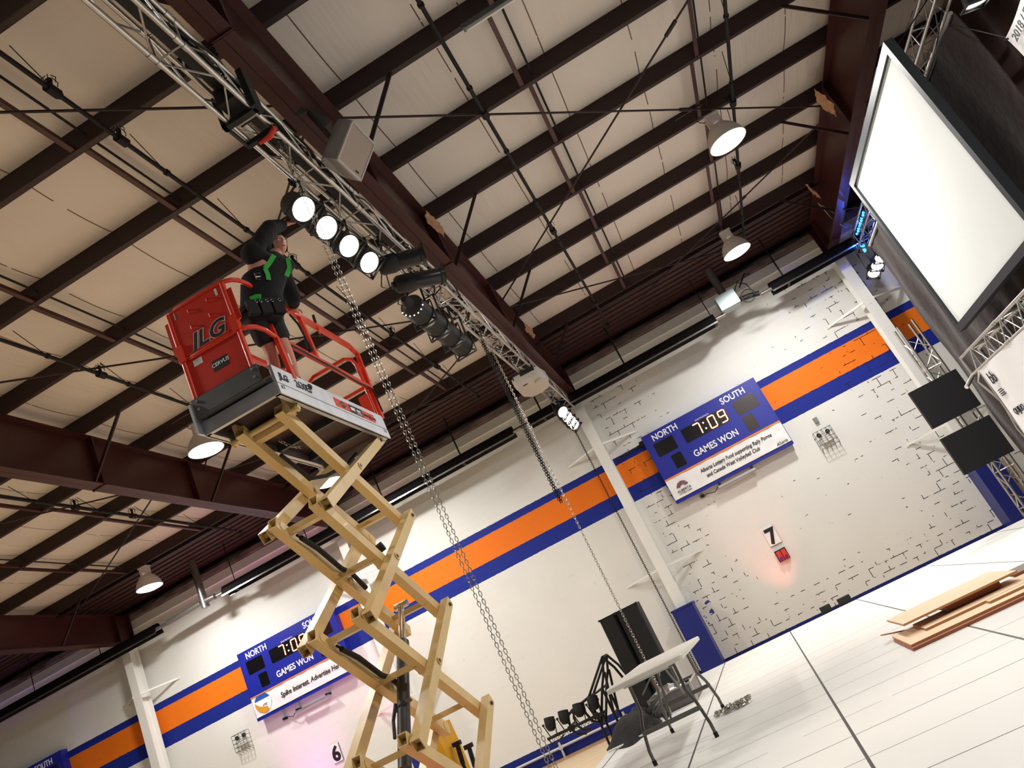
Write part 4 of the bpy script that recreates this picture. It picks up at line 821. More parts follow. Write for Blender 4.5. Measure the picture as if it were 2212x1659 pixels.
# road case, cloth heap, cable scraps
t = thing('road_case', 'open grey road case full of shiny cable ends behind the folding table', 'case', (-1.72, 11.6, FL)); mb = MB(); a0, a1, b0, b1 = -2.02, -1.42, 11.1, 12.1
mb.bb((a0, b0, FL), (a1, b1, FL + .02)); mb.bb((a0, b0, FL), (a0 + .02, b1, FL + .24)); mb.bb((a1 - .02, b0, FL), (a1, b1, FL + .24)); mb.bb((a0, b0, FL), (a1, b0 + .02, FL + .24)); mb.bb((a0, b1 - .02, FL), (a1, b1, FL + .24)); obj('case_tray', mb, M['case'], t)
mb = MB()
for a in (a0, a1):
    for b in (b0, b1): mb.bb((a - .015, b - .015, FL), (a + .015, b + .015, FL + .25))
mb.bb((a0 - .008, b0 - .008, FL + .225), (a1 + .008, b0 + .012, FL + .245)); mb.bb((a1 - .012, b0, FL + .225), (a1 + .008, b1, FL + .245)); mb.bb((a0 - .008, b0, FL + .225), (a0 + .012, b1, FL + .245)); obj('metal_edge', mb, M['alu'], t)
mb = MB(); rnd = random.Random(11)
for k in range(26):
    p = Vector((rnd.uniform(a0 + .1, a1 - .1), rnd.uniform(b0 + .1, b1 - .1), FL + rnd.uniform(.14, .26))); mb.box(p, (rnd.uniform(.03, .12), rnd.uniform(.04, .14), rnd.uniform(.02, .07)), Matrix.Rotation(rnd.uniform(0, 3), 3, 'Z') @ Matrix.Rotation(rnd.uniform(-.4, .4), 3, 'X'), rnd.choice((0, 0, 1, 2, 3)))
o = obj('case_contents', mb, [M['alu'], M['ink'], M['plum'], M['white']], t); o['kind'] = 'stuff'
t = thing('tripod', 'small folded grey tripod lying by the road case', 'tripod', (-1.9, 10.6, FL)); mb = MB(); mb.bar((-2.25, 11.3, FL + .05), (-1.70, 10.4, FL + .30), .05, .05); mb.tube([(-2.1, 10.9, FL + .02), (-1.6, 10.6, FL + .36)], .012, 8); mb.bb((-1.72, 10.36, FL + .27), (-1.64, 10.44, FL + .33)); mb.tube([(-1.75, 10.7, FL + .02), (-1.7, 10.45, FL + .28)], .012, 8); obj('folded_legs', mb, M['galv'], t)
def heap(name, c, sx, sy, h, m, label, cat, seed):
    rnd = random.Random(seed); vs = []; fs = []; n = 26; q = [(rnd.uniform(-.7, .7), rnd.uniform(-.7, .7), rnd.uniform(.3, .9), rnd.uniform(2, 7)) for _ in range(9)]
    for i in range(n + 1):
        for j in range(n + 1):
            u = 2 * i / n - 1; v = 2 * j / n - 1; r = math.sqrt(u * u + v * v); e = max(0, 1 - r ** 2.2) if r < 1 else 0
            k = 1.0 / max(1, r); bz = sum(a[2] * math.exp(-((u - a[0]) ** 2 + (v - a[1]) ** 2) * 6) for a in q) * .4 + .25 * abs(math.sin(u * 7 + v * 3)) * .5
            vs.append((c[0] + u * k * sx * (1 + .15 * math.sin(5 * math.atan2(v, u) + seed)), c[1] + v * k * sy * (1 + .12 * math.sin(4 * math.atan2(v, u))), c[2] + .004 + h * e * (.35 + bz)))
    for i in range(n):
        for j in range(n): fs.append((i * (n + 1) + j, (i + 1) * (n + 1) + j, (i + 1) * (n + 1) + j + 1, i * (n + 1) + j + 1))
    mb = MB(); mb.add(vs, fs, True); return one(name, mb, M[m], label, cat, loc=c)
heap('cloth_bundle', (-2.25, 10.75, FL), .34, 1.0, .26, 'cloth', 'crumpled black cloth heap on the stage corner by the table', 'cloth', 3)
mb = MB(); mb.tube([(-2.50, 9.95, FL + .02), (-2.32, 9.85, FL + .03), (-2.2, 9.9, FL + .02), (-2.0, 10.0, FL + .025), (-1.85, 10.05, FL + .02)], .012, 8); one('white_cord', mb, M['white'], 'short white cord lying in front of the black cloth heap', 'cord', loc=(-2.2, 9.9, FL))
mb = MB()
for k in range(6): mb.tube([(-1.75, 10.15, FL + .03), (-1.72 + .05 * math.cos(k), 10.12 + .06 * math.sin(k), FL + .10 + .01 * k)], .010, 6)
one('work_glove', mb, M['black'], 'black glove with spread fingers lying by the cloth heap', 'glove', loc=(-1.75, 10.15, FL))
# --- plywood offcuts on the stage
def board(c, L, W, T, rot, tilt, m, e, label):
    R = Matrix.Rotation(rot, 3, 'Z') @ Matrix.Rotation(tilt, 3, 'Y'); mb = MB(); c = Vector(c); mb.box(c, (L, W, T), R, 1); mb.box(c + R @ Vector((0, 0, T / 2)), (L * .998, W * .996, .0015), R, 0)
    one('plywood_sheet', mb, [M[m], M[e]], label, 'plywood', group='plywood offcuts on the stage', loc=c)
z = FL
board((2.05, 7.78, z + .012), 2.5, .95, .022, 0.0, 0, 'plyred', 'plyred', 'reddish plywood sheet lying lowest under the pale pile'); board((2.06, 7.85, z + .033), 2.5, .95, .018, .0, 0, 'ply', 'plyedge', 'pale plywood sheet directly on the reddish bottom sheet')
board((2.12, 8.0, z + .053), 2.2, .60, .018, .0, 0, 'ply', 'plyedge', 'narrow pale plywood strip in the middle of the pile'); board((2.35, 7.62, z + .053), 1.6, .12, .018, .0, 0, 'ply', 'plyedge', 'slim plywood batten along the near side of the pile')
board((1.42, 8.32, z + .135), 1.05, .84, .018, .02, 0, 'ply', 'plyedge', 'large pale plywood sheet raised on top of the pile'); board((1.55, 8.2, z + .095), .5, .4, .05, .0, 0, 'plyred', 'plyred', 'reddish block propping up the top sheet'); board((2.35, 8.45, z + .075), .72, .45, .02, .0, 0, 'plygrey', 'plyred', 'dark brown hardboard piece behind the top sheet'); board((2.9, 7.8, z + .075), .95, .5, .02, .0, 0, 'plygrey', 'plyred', 'brown hardboard piece at the right end of the pile'); board((3.2, 8.6, z + .03), .9, .6, .02, .0, 0, 'plygrey', 'plyred', 'dark brown board at the right edge of view')
board((.86, 8.42, z + .05), .25, .06, .012, .3, .25, 'ply', 'plyedge', 'small plywood sliver leaning out at the left end of the pile')
# --- small black boxes and scraps along the back edge of the stage
for x0, x1, lb in ((.66, .84, 'left of two small black boxes standing at the back edge of the stage'), (.98, 1.20, 'right of two small black boxes standing at the back edge of the stage')):
    mb = MB(); mb.bb((x0, 14.80, -1.10), (x1, 14.95, -.93)); mb.bb((x0 - .02, 14.79, -1.14), (x1 + .02, 14.96, -1.10)); mb.bb((x0, 14.80, -1.72), (x0 + .03, 14.83, -1.14)); mb.bb((x1 - .03, 14.80, -1.72), (x1, 14.83, -1.14)); mb.bb((x0, 14.92, -1.72), (x0 + .03, 14.95, -1.14)); mb.bb((x1 - .03, 14.92, -1.72), (x1, 14.95, -1.14)); one('small_black_box', mb, M['black'], lb, 'box', group='small black boxes behind the stage', loc=(x0, 14.9, -1.72))
# --- yellow machine standing behind the lift
t = thing('yellow_machine', 'yellow machine with two black handles partly hidden behind the lift arms', 'machine', (-4.0, 9.2, -1.72)); mb = MB()
pl = [(-4.45, -1.6), (-3.98, -1.6), (-3.98, -.6), (-3.98, -.25), (-4.0, .08), (-4.1, .10), (-4.3, -.1)]
mb.prism([(a, 9.0, b) for a, b in pl], (0, .5, 0)); obj('body_cover', mb, M['yellow'], t); mb = MB(); mb.bb((-4.5, 8.9, -1.72), (-3.6, 9.6, -1.58)); obj('base_frame', mb, M['black'], t)
for x, zt in ((-3.92, -.22), (-3.80, -.30)):
    mb = MB(); mb.tube([(x, 9.2, -1.60), (x, 9.2, zt - .2)], .02, 8); mb.tube([(x, 9.2, zt - .2), (x + .02, 9.2, zt)], .028, 8); mb.bb((x - .03, 9.17, zt), (x + .07, 9.23, zt + .05)); obj('handle', mb, M['black'], t)
mb = MB(); mb.bb((-3.98, 9.1, -1.62), (-3.74, 9.3, -1.56)); obj('handle_foot', mb, M['black'], t)
# --- LED uplights on the gym floor washing the wall
def uplight(x, y, col, power, label, aim):
    t = thing('floor_uplight', label, 'stage light', (x, y, -1.72), group='floor uplights along the wall'); mb = MB(); P = Vector((x, y, -1.50)); d = (Vector(aim) - P).normalized(); mb.lathe([(0, -.12), (.09, -.11), (.10, .0), (.09, 0), (.09, -.01), (0, -.01)], P, d, 18); obj('led_can', mb, M['purplelens'], t); mb = MB(); mb.bb((x - .12, y - .05, -1.72), (x - .105, y + .05, -1.5)); mb.bb((x + .105, y - .05, -1.72), (x + .12, y + .05, -1.5)); mb.bb((x - .12, y - .05, -1.72), (x + .12, y + .05, -1.71)); obj('floor_bracket', mb, M['black'], t)
    lamp('SPOT', 'led_beam', P + d * .02, d, power, col, .05, 60, .9, parent=t)
uplight(.6, 19.0, (1.0, .22, .16), 150, 'red floor uplight behind the stage right of the centre column', (.2, 19.6, 5.0)); uplight(-12.2, 18.5, (1.0, .12, .9), 320, 'magenta floor uplight below the scoreboard behind the lift', (-11.9, 19.6, 3.2)); uplight(-9.3, 18.0, (1.0, .10, .55), 380, 'pink floor uplight behind the lift base', (-10.0, 19.2, 5.6)); uplight(-20.5, 18.3, (.35, .15, 1.0), 420, 'violet floor uplight at the far left', (-20.6, 19.6, 4.4))
# --- blue led heads in the far end of the right truss
t = thing('led_head', 'cluster of glowing blue leds inside the far end of the right truss', 'stage light', (5.86, 17.6, 5.4)); mb = MB()
for p in ((5.80, 18.55, 5.42), (5.90, 18.75, 5.44), (5.84, 18.7, 5.30)): mb.ball(p, .045, 10, 8)
for k in range(9): mb.ball((5.74 + .01 * (k % 2), 17.0 + k * .14, 5.56), .028, 8, 6)
obj('blue_leds', mb, M['e_led'], t); mb = MB(); mb.bb((5.78, 17.0, 5.62), (5.84, 18.6, 5.66)); obj('led_batten', mb, M['black'], t)
lamp('POINT', 'blue_glow', (5.86, 17.9, 5.53), (0, 0, -1), 22, (.05, .12, 1.0), .1, parent=t); lamp('POINT', 'blue_glow', (5.70, 16.8, 5.25), (0, 0, -1), 7, (.05, .10, 1.0), .1, parent=t)
mb = MB(); mb.ball((-1.86, 8.45, 5.70), .014, 8, 6); one('indicator_light', mb, M['e_redled'], 'tiny red indicator light in the main truss above the third par light', 'light', loc=(-1.86, 8.45, 5.7))
# ================================================================== scissor lift
_yw = math.radians(91.24); UA = Vector((math.cos(_yw), math.sin(_yw), 0)); VA = Vector((-math.sin(_yw), math.cos(_yw), 0)); WA = Vector((0, 0, 1)); LA = Vector((-2.695, 5.627, 2.962))
def L(u, v, w): return LA + UA * u + VA * v + WA * w
RL = Matrix((UA, VA, WA)).transposed()
def lbox(mb, a, b, mi=0):
    c = [(a[i] + b[i]) / 2 for i in range(3)]; mb.box(L(*c), [abs(b[i] - a[i]) for i in range(3)], RL, mi); return mb
LB = -4.68 + 0.0    # floor level in lift coordinates
lift = thing('scissor_lift', 'raised scissor lift with orange guard rails and cream scissor arms', 'lift', L(1.15, .38, LB))
pl = obj('platform', lbox(MB(), (.02, .03, .15), (2.22, .73, .19)), M['galv'], lift)
mb = MB(); lbox(mb, (0, -.012, .0), (2.24, .012, .285)); lbox(mb, (0, .0, 0), (2.24, .05, .012)); lbox(mb, (0, .0, .273), (2.24, .035, .285)); obj('side_rail', mb, M['alud'], lift)
mb = MB(); lbox(mb, (-.10, .748, .0), (2.24, .772, .285)); lbox(mb, (0, .71, 0), (2.24, .76, .012)); obj('side_rail', mb, M['alud'], lift)
mb = MB(); lbox(mb, (.005, -.0125, .106), (2.238, -.0145, .110)); lbox(mb, (0.05, -.0145, .06), (.075, -.012, .09)); lbox(mb, (.095, -.0145, .06), (.103, -.012, .10)); lbox(mb, (2.13, -.0145, .06), (2.138, -.012, .10)); lbox(mb, (2.16, -.0145, .06), (2.185, -.012, .09)); obj('rail_seam', mb, M['grey'], lift)
mb = MB(); lbox(mb, (-.01, .0, .0), (.03, .76, .125)); lbox(mb, (2.21, .0, .0), (2.24, .76, .20)); obj('end_beam', mb, M['alud'], lift)
mb = MB(); lbox(mb, (-.08, .07, .15), (-.075, .745, .32)); lbox(mb, (-.08, .07, .15), (.02, .745, .156)); lbox(mb, (-.08, .07, .314), (.0, .745, .32)); ch = obj('extension_channel', mb, M['grey'], lift)
mb = MB()
for v, w in ((.12, .285), (.12, .21), (.69, .285), (.69, .21)): mb.cyl(L(-.08, v, w), L(-.092, v, w), .014, n=12)
obj('bolt', mb, M['chrome'], ch)
mb = MB(); lbox(mb, (.03, .03, .10), (2.21, .73, .112)); obj('underside_plate', mb, M['soffit'], lift)
mb = MB()
for u in (.5, 1.1, 1.7): lbox(mb, (u, .03, .02), (u + .04, .73, .10))
obj('cross_member', mb, M['dgrey'], lift)
# end panels
e = -.045
mb = MB(); lbox(mb, (e - .004, .13, .32), (e + .004, .70, .70)); lp = obj('lower_end_panel', mb, M['panel'], lift)
mb = MB(); lbox(mb, (e - .012, .14, .735), (e - .004, .70, 1.21)); up = obj('upper_end_panel', mb, M['panel'], lift)
mb = MB(); lbox(mb, (e - .012, .055, .80), (e - .004, .14, 1.12)); obj('side_flap', mb, M['panel'], up)
mb = MB(); lbox(mb, (e - .012, .70, .80), (e - .004, .765, 1.13)); obj('side_flap', mb, M['panel'], up)
mb = MB(); lbox(mb, (e - .016, .15, 1.205), (e + .0, .69, 1.225)); lbox(mb, (e - .016, .20, .735), (e, .66, .75)); obj('panel_lip', mb, M['orange'], up)
mb = MB()
for v, w in ((.30, 1.12), (.50, 1.12), (.32, .97), (.52, .96)): mb.tube([L(e - .012, v, w + .02), L(e - .03, v, w + .015), L(e - .03, v, w - .015), L(e - .012, v, w - .02)], .006, 6)
for v in (.20, .64): lbox(mb, (e - .0135, v - .012, 1.12), (e - .012, v + .012, 1.19), 1)
obj('panel_hook', mb, [M['panel'], M['ceil']], up)
obj('lettering', text('JLG', L(e - .0125, .585, .755), -VA, WA, .145, .0015, .05, 'LEFT', .3, 1.12), M['whiteink'], up); obj('lettering', text('JLG', L(e - .0145, .585, .755), -VA, WA, .145, .0015, .025, 'LEFT', .3, 1.12), M['ink'], up)
mb = MB(); pl_ = []
for cv, cw, a0 in ((.335, .545, 0), (.435, .545, 90), (.435, .485, 180), (.335, .485, 270)):
    for k in range(4): a = math.radians(a0 + 30 * k); pl_.append(L(e - .0045, cv - .028 * math.cos(a), cw + .028 * math.sin(a)) if False else L(e - .0045, cv + .028 * math.cos(a) * (-1 if a0 in (0, 270) else -1), cw + .028 * math.sin(a)))
mb = MB(); lbox(mb, (e - .006, .305, .465), (e - .004, .465, .565)); obj('badge', mb, M['ink'], lp)
obj('lettering', text('CERVUS', L(e - .0065, .385, .505), -VA, WA, .034, .001, .015, 'CENTER', .15, 1.0), M['whiteink'], lp)
mb = MB(); lbox(mb, (e - .006, .535, .61), (e - .004, .625, .67)); obj('sticker', mb, M['white'], lp)
# tube frame of the extension end: two hoops that turn back along the sides
def hoop(w, name):
    pts = [L(.36, .0, w - .03), L(.18, .0, w + .0), L(.06, .02, w), L(.0, .055, w), L(e, .13, w), L(e, .40, w), L(e, .63, w), L(.0, .70, w), L(.06, .735, w), L(.36, .74, w)]
    mb = MB(); mb.tube(pts, .022, 12); obj(name, mb, M['orange'], lift)
hoop(1.225, 'end_hoop'); hoop(.715, 'end_hoop')
mb = MB(); mb.tube([L(e, .125, .30), L(e, .125, 1.21)], .024, 12); obj('end_post', mb, M['orange'], lift); mb = MB(); mb.tube([L(e, .71, .30), L(e, .71, 1.21)], .024, 12); obj('end_post', mb, M['orange'], lift)
mb = MB(); lbox(mb, (e - .03, .10, .70), (e + .03, .17, .86)); lbox(mb, (e - .03, .67, .70), (e + .03, .74, .86)); obj('hinge_bracket', mb, M['orange'], lift)
# side rails
def side(v):
    mb = MB(); mb.bar(L(.25, v, 1.195), L(2.20, v, 1.215), .045, .05); mb.bar(L(2.19, v, 1.213), L(2.345, v, 1.16), .045, .045); obj('top_rail', mb, M['orange'], lift)
    mb = MB(); mb.bar(L(.33, v, .69), L(2.30, v, .685), .04, .045); obj('mid_rail', mb, M['orange'], lift)
    mb = MB(); mb.bar(L(2.345, v, 1.17), L(2.26, v, .27), .045, .05, UA); obj('rail_post', mb, M['orange'], lift)
    mb = MB(); mb.bar(L(.305, v, 1.19), L(.375, v, .25), .04, .05, UA); obj('rail_post', mb, M['orange'], lift)
    mb = MB(); mb.bar(L(1.07, v, 1.19), L(1.10, v, .69), .04, .05, UA); obj('rail_post', mb, M['orange'], lift)
side(.0); side(.74)
mb = MB(); mb.tube([L(2.25, .03, .30), L(2.25, .03, 1.00), L(2.25, .06, 1.09), L(2.25, .14, 1.14), L(2.25, .56, 1.14), L(2.25, .66, 1.09), L(2.25, .70, 1.0), L(2.25, .70, .30)], .022, 12); obj('gate_hoop', mb, M['orange'], lift)
mb = MB(); mb.tube([L(2.25, .05, .70), L(2.25, .70, .70)], .02, 10); lbox(mb, (2.235, .05, .30), (2.255, .16, .62)); obj('gate_panel', mb, M['orange'], lift)
mb = MB(); mb.tube([L(.42, -.03, .655), L(.9, -.035, .645), L(1.4, -.03, .65), L(1.9, -.035, .62), L(2.27, -.03, .645), L(2.29, -.03, .35)], .009, 6); obj('control_cable', mb, M['black'], lift)
mb = MB(); mb.tube([L(1.48, .02, 1.28), L(1.40, -.02, 1.10)], .012, 8); obj('gate_pin', mb, M['orange'], lift)
mb = MB(); mb.tube([L(1.50, .02, 1.30), L(1.55, .03, 1.42)], .016, 8); obj('pin_grip', mb, M['rubber'], lift)
mb = MB(); lbox(mb, (.39, -.026, .40), (.41, -.024, .52)); obj('sticker', mb, M['white'], lift)
obj('lettering', text('JLG', L(.075, -.0135, .165), UA, WA, .062, .001, .05, 'LEFT', .0, 1.15), M['ink'], lift); obj('lettering', text('2630ES', L(.34, -.0135, .155), UA, WA, .075, .001, .02, 'LEFT', 0, .88), M['ink'], lift)
mb = MB(); lbox(mb, (1.07, -.0145, .135), (1.97, -.012, .235)); lab = obj('orange_label', mb, M['orange'], lift)
mb = MB(); lbox(mb, (1.38, -.016, .138), (1.68, -.0145, .232)); lbox(mb, (1.41, -.017, .17), (1.50, -.016, .205), 1); lbox(mb, (1.54, -.017, .15), (1.65, -.016, .155), 1); lbox(mb, (1.54, -.017, .165), (1.65, -.016, .17), 1); lbox(mb, (1.54, -.017, .18), (1.63, -.016, .20), 1)
mb.prism([L(1.15, -.0145, .185), L(1.235, -.0145, .145), L(1.32, -.0145, .185), L(1.235, -.0145, .228)], VA * -.001, 0); obj('label_marks', mb, [M['ink'], M['whiteink']], lab); obj('lettering', text('www.jlg.com', L(1.70, -.0155, .165), UA, WA, .045, .001, .0, 'LEFT', 0, .85), M['ink'], lab); obj('lettering', text('CERVUS', L(1.165, -.0165, .175), UA, WA, .022, .001, .0, 'LEFT'), M['gold'], lab)
# scissor arms
uJ, uK = .335, 2.06; WL = [-.03, -.93, -1.925, -2.935, -3.93]
AW, AH = .085, .105
def arm(u0, w0, u1, w1, v, nm='scissor_arm', ext=.085):
    p, q = L(u0, v, w0), L(u1, v, w1); d = (q - p).normalized(); mb = MB(); mb.rtube(p - d * ext, q + d * ext, AW, AH, .008, WA); o = obj(nm, mb, M['cream'], lift)
    return o
def pin(u, w, v0, v1, r=.026, name='pivot_pin'):
    mb = MB(); mb.cyl(L(u, v0, w), L(u, v1, w), r, n=14); 
    for v in (v0, v1): mb.cyl(L(u, v - .004, w), L(u, v + .004, w), r * 1.35, n=14)
    return obj(name, mb, M['cream'], lift)
VO = (.085, .695); VI = (.185, .595)
for i in range(4):
    a, b = WL[i], WL[i + 1]
    for v in VO: arm(uK, a, uJ, b, v)
    for v in VI: arm(uJ, a, uK, b, v)
    um, wm = (uJ + uK) / 2, (a + b) / 2
    pin(um, wm, .035, .245); pin(um, wm, .535, .745)
    mb = MB(); mb.bar(L(uJ + .10, VI[0], a - .04), L(uJ + .10, VI[1], a - .04), .05, .10, UA); mb.bar(L(uK - .20, VI[0], b + .10), L(uK - .20, VI[1], b + .10), .05, .085, UA); obj('cross_tube', mb, M['cream'], lift)
    if i: 
        mb = MB(); mb.bar(L(um - .12, VI[0], wm + .05), L(um - .12, VI[1], wm + .05), .05, .09, UA); obj('cross_tube', mb, M['cream'], lift)
    mb = MB()
    for v in VO: mb.cyl(L(um, v - .058 if v < .4 else v + .058, wm), L(um, v - .045 if v < .4 else v + .045, wm), .019, n=10); mb.cyl(L(uK, v - .058 if v < .4 else v + .058, a), L(uK, v - .045 if v < .4 else v + .045, a), .019, n=10)
    obj('pivot_bolt', mb, M['dgrey'], lift)
for i in range(5):
    for u in (uJ, uK):
        pin(u, WL[i], .05, .235, .03, 'pivot_tube'); pin(u, WL[i], .55, .73, .03, 'pivot_tube')
mb = MB(); mb.cyl(L(uJ, .03, -.03), L(uJ, .74, -.03), .028, n=12); lbox(mb, (uJ - .06, .10, -.06), (uJ + .06, .14, .10)); lbox(mb, (uJ - .06, .62, -.06), (uJ + .06, .66, .10)); obj('slider_axle', mb, M['cream'], lift)
mb = MB(); mb.cyl(L(1.27, .15, -1.26), L(1.25, .27, -1.29), .045, n=14); obj('pump_motor', mb, M['rubber'], lift)
mb = MB(); hs = [(.50, .05), (.70, .045), (.95, .035), (1.2, .05), (1.45, .04)]
for i in (1, 2):
    a, b = WL[i], WL[i + 1]; pts = []
    for u, s in ((uJ + .12, -.06), (uJ + .35, -.02), (uJ + .65, -.03), (uJ + .82, .02), (uJ + 1.0, -.02)):
        f = (u - uJ) / (uK - uJ); pts.append(L(u, .49, a + (b - a) * f + s))
    mb.tube(pts, .024, 8); mb.tube([p + WA * .04 + VA * .03 for p in pts], .012, 6)
pts = [L(.45, .40, -.30), L(.9, .42, -.46), L(1.2, .40, -.40), L(1.7, .36, -.22), L(2.0, .34, -.05)]; mb.tube(pts, .02, 8); obj('hydraulic_hose', mb, M['rubber'], lift)
mb = MB(); mb.cyl(L(1.74, .40, -1.78), L(1.42, .40, -2.16), .030, n=16); mb.cyl(L(1.76, .33, -1.76), L(1.76, .47, -1.76), .035, n=14); obj('cylinder_rod', mb, M['chrome'], lift)
mb = MB(); mb.cyl(L(1.43, .40, -2.14), L(.58, .40, -3.10), .056, n=20); mb.cyl(L(1.45, .40, -2.115), L(1.38, .40, -2.20), .064, n=20); mb.tube([L(1.0, .47, -2.6), L(.95, .52, -2.72), L(.8, .49, -2.85)], .016, 8); mb.bar(L(.98, .34, -2.62), L(.98, .46, -2.66), .03, .14, UA); obj('cylinder_barrel', mb, M['dgrey'], lift)
mb = MB(); lbox(mb, (.04, .02, -4.42), (2.28, .74, -4.02)); lbox(mb, (.0, .0, -4.42), (2.32, .76, -4.36)); lbox(mb, (.1, -.02, -4.38), (1.0, .03, -4.06)); obj('chassis', mb, M['orange'], lift)
for u in (.28, 2.04):
    for v in (.04, .72):
        mb = MB(); mb.lathe([(.0, -.055), (.15, -.055), (.162, -.04), (.162, .04), (.15, .055), (0, .055)], L(u, v, LB + .163), VA, 22); obj('wheel', mb, M['rubber'], lift)
mb = MB()
for k in range(9): mb.link(L(.95 + .045 * k, .60, .05 - .02 * math.sin(k / 8 * math.pi)), UA, VA if k % 2 else WA, .055, .03, .004)
obj('safety_chain', mb, M['chain'], lift)

# ================================================================== the worker
def skin(name, joints, edges, m, parent, sub=2, root=0):
    """one continuous limb surface grown on a skeleton: joints = (point, radius or (rx, ry))"""
    fr = FR[parent.name].inverted(); me = bpy.data.meshes.new(name); me.from_pydata([tuple(fr @ Vector(p)) for p, r in joints], edges, []); me.update()
    o = bpy.data.objects.new(name, me); C.objects.link(o); o.parent = parent; FR[name if o.name == name else o.name] = FR[parent.name]
    mo = o.modifiers.new('skin', 'SKIN'); mo.use_smooth_shade = True
    if not me.skin_vertices: 
        bpy.context.view_layer.objects.active = o
    sv = me.skin_vertices[0].data
    for i, (p, r) in enumerate(joints):
        sv[i].radius = (r, r) if not isinstance(r, tuple) else r; sv[i].use_root = (i == root)
    s = o.modifiers.new('sub', 'SUBSURF'); s.levels = sub; s.render_levels = sub
    dg = bpy.context.evaluated_depsgraph_get(); dg.update(); me2 = bpy.data.meshes.new_from_object(o.evaluated_get(dg)); o.modifiers.clear(); o.data = me2; me2.materials.clear(); me2.materials.append(m)
    me2.polygons.foreach_set('use_smooth', [True] * len(me2.polygons)); return o
J = dict(pelvis=L(.36, .05, 1.00), belly=L(.40, .01, 1.18), chest=L(.47, -.06, 1.40), neck=L(.58, -.15, 1.61), neck2=L(.63, -.185, 1.68), head=L(.70, -.22, 1.80),
         rsh=L(.33, -.09, 1.585), rel=L(.55, -.26, 1.905), rwr=L(.785, -.345, 2.035), rha=L(.84, -.365, 2.06), lsh=L(.74, -.11, 1.535), lel=L(.80, -.11, 1.27), lwr=L(.955, -.035, 1.245), lha=L(1.0, -.01, 1.235),
         rhip=L(.29, .10, .93), lhip=L(.43, .03, .93), rkn=L(.40, .12, .63), lkn=L(.45, .0, .62), ran=L(.47, .20, .28), lan=L(.56, .06, .31), rto=L(.56, .02, .22), lto=L(.66, -.02, .24))
# a body with every joint where the pose puts it
ky = list(J)
worker = thing('person', 'person in black hooded top and shorts with green harness reaching up to a stage light', 'person', L(.5, .12, .19))
ra = dict(pelvis=(.15, .12), belly=(.145, .115), chest=(.17, .125), neck=.065, neck2=.058, head=.02, rsh=.062, rel=.043, rwr=.03, lsh=.062, lel=.043, lwr=.03, rhip=.09, lhip=.09, rkn=.058, lkn=.058, ran=.042, lan=.042)
bj = ['pelvis', 'belly', 'chest', 'neck', 'neck2', 'rsh', 'rel', 'rwr', 'lsh', 'lel', 'lwr', 'rhip', 'rkn', 'ran', 'lhip', 'lkn', 'lan']
be = [('pelvis', 'belly'), ('belly', 'chest'), ('chest', 'neck'), ('neck', 'neck2'), ('chest', 'rsh'), ('rsh', 'rel'), ('rel', 'rwr'), ('chest', 'lsh'), ('lsh', 'lel'), ('lel', 'lwr'), ('pelvis', 'rhip'), ('rhip', 'rkn'), ('rkn', 'ran'), ('pelvis', 'lhip'), ('lhip', 'lkn'), ('lkn', 'lan')]
pts = [(J[k], ra[k]) for k in bj]; ed = [(bj.index(a), bj.index(b)) for a, b in be]
def insert(a, b, t, r):                                            # calf / thigh / forearm bulges
    ia, ib = bj.index(a), bj.index(b); pts.append((J[a].lerp(J[b], t), r)); k = len(pts) - 1
    ed.remove((ia, ib)); ed.append((ia, k)); ed.append((k, ib))
insert('rkn', 'ran', .3, .064); insert('lkn', 'lan', .3, .064); insert('rhip', 'rkn', .5, .078); insert('lhip', 'lkn', .5, .078)
# hands: palm and five separate fingers, closed on the lamp housing and on the rail
def hand(wr, pc, fdir, curl, thumb, n):
    """wr wrist key; pc palm centre; fdir finger direction; curl direction the tips bend to"""
    side_ = fdir.cross(curl).normalized(); i0 = len(pts); pts.append((pc, (.034, .018))); ed.append((bj.index(wr), i0))
    for k, (o, ln) in enumerate(((-.030, .066), (-.010, .078), (.010, .074), (.029, .058))):
        b = pc + side_ * o + fdir * .03; c1 = b + fdir * ln * .45; c2 = c1 + (fdir * .5 + curl * .85).normalized() * ln * .35; c3 = c2 + (curl - fdir * .2).normalized() * ln * .28
        j = len(pts); pts.extend([(b, .0105), (c1, .0095), (c2, .0088), (c3, .0075)]); ed.extend([(i0, j), (j, j + 1), (j + 1, j + 2), (j + 2, j + 3)])
    b = pc + side_ * -.034 - fdir * .015; c1 = b + (side_ * -.6 + curl * .7).normalized() * .034; c2 = c1 + (curl + fdir * .5).normalized() * .030; j = len(pts)
    pts.extend([(b, .012), (c1, .0105), (c2, .009)]); ed.extend([(i0, j), (j, j + 1), (j + 1, j + 2)])
fd = (J['rha'] - J['rwr']).normalized(); hand('rwr', J['rwr'] + fd * .055, fd, (WA * .7 - VA * .5).normalized(), 1, 5)
fd = (J['lha'] - J['lwr']).normalized(); hand('lwr', J['lwr'] + fd * .05, (VA * -.1 + UA * 1).normalized() if False else fd, (WA * -1).normalized(), 1, 5)
body = skin('body', pts, ed, M['skin'], worker, 2)
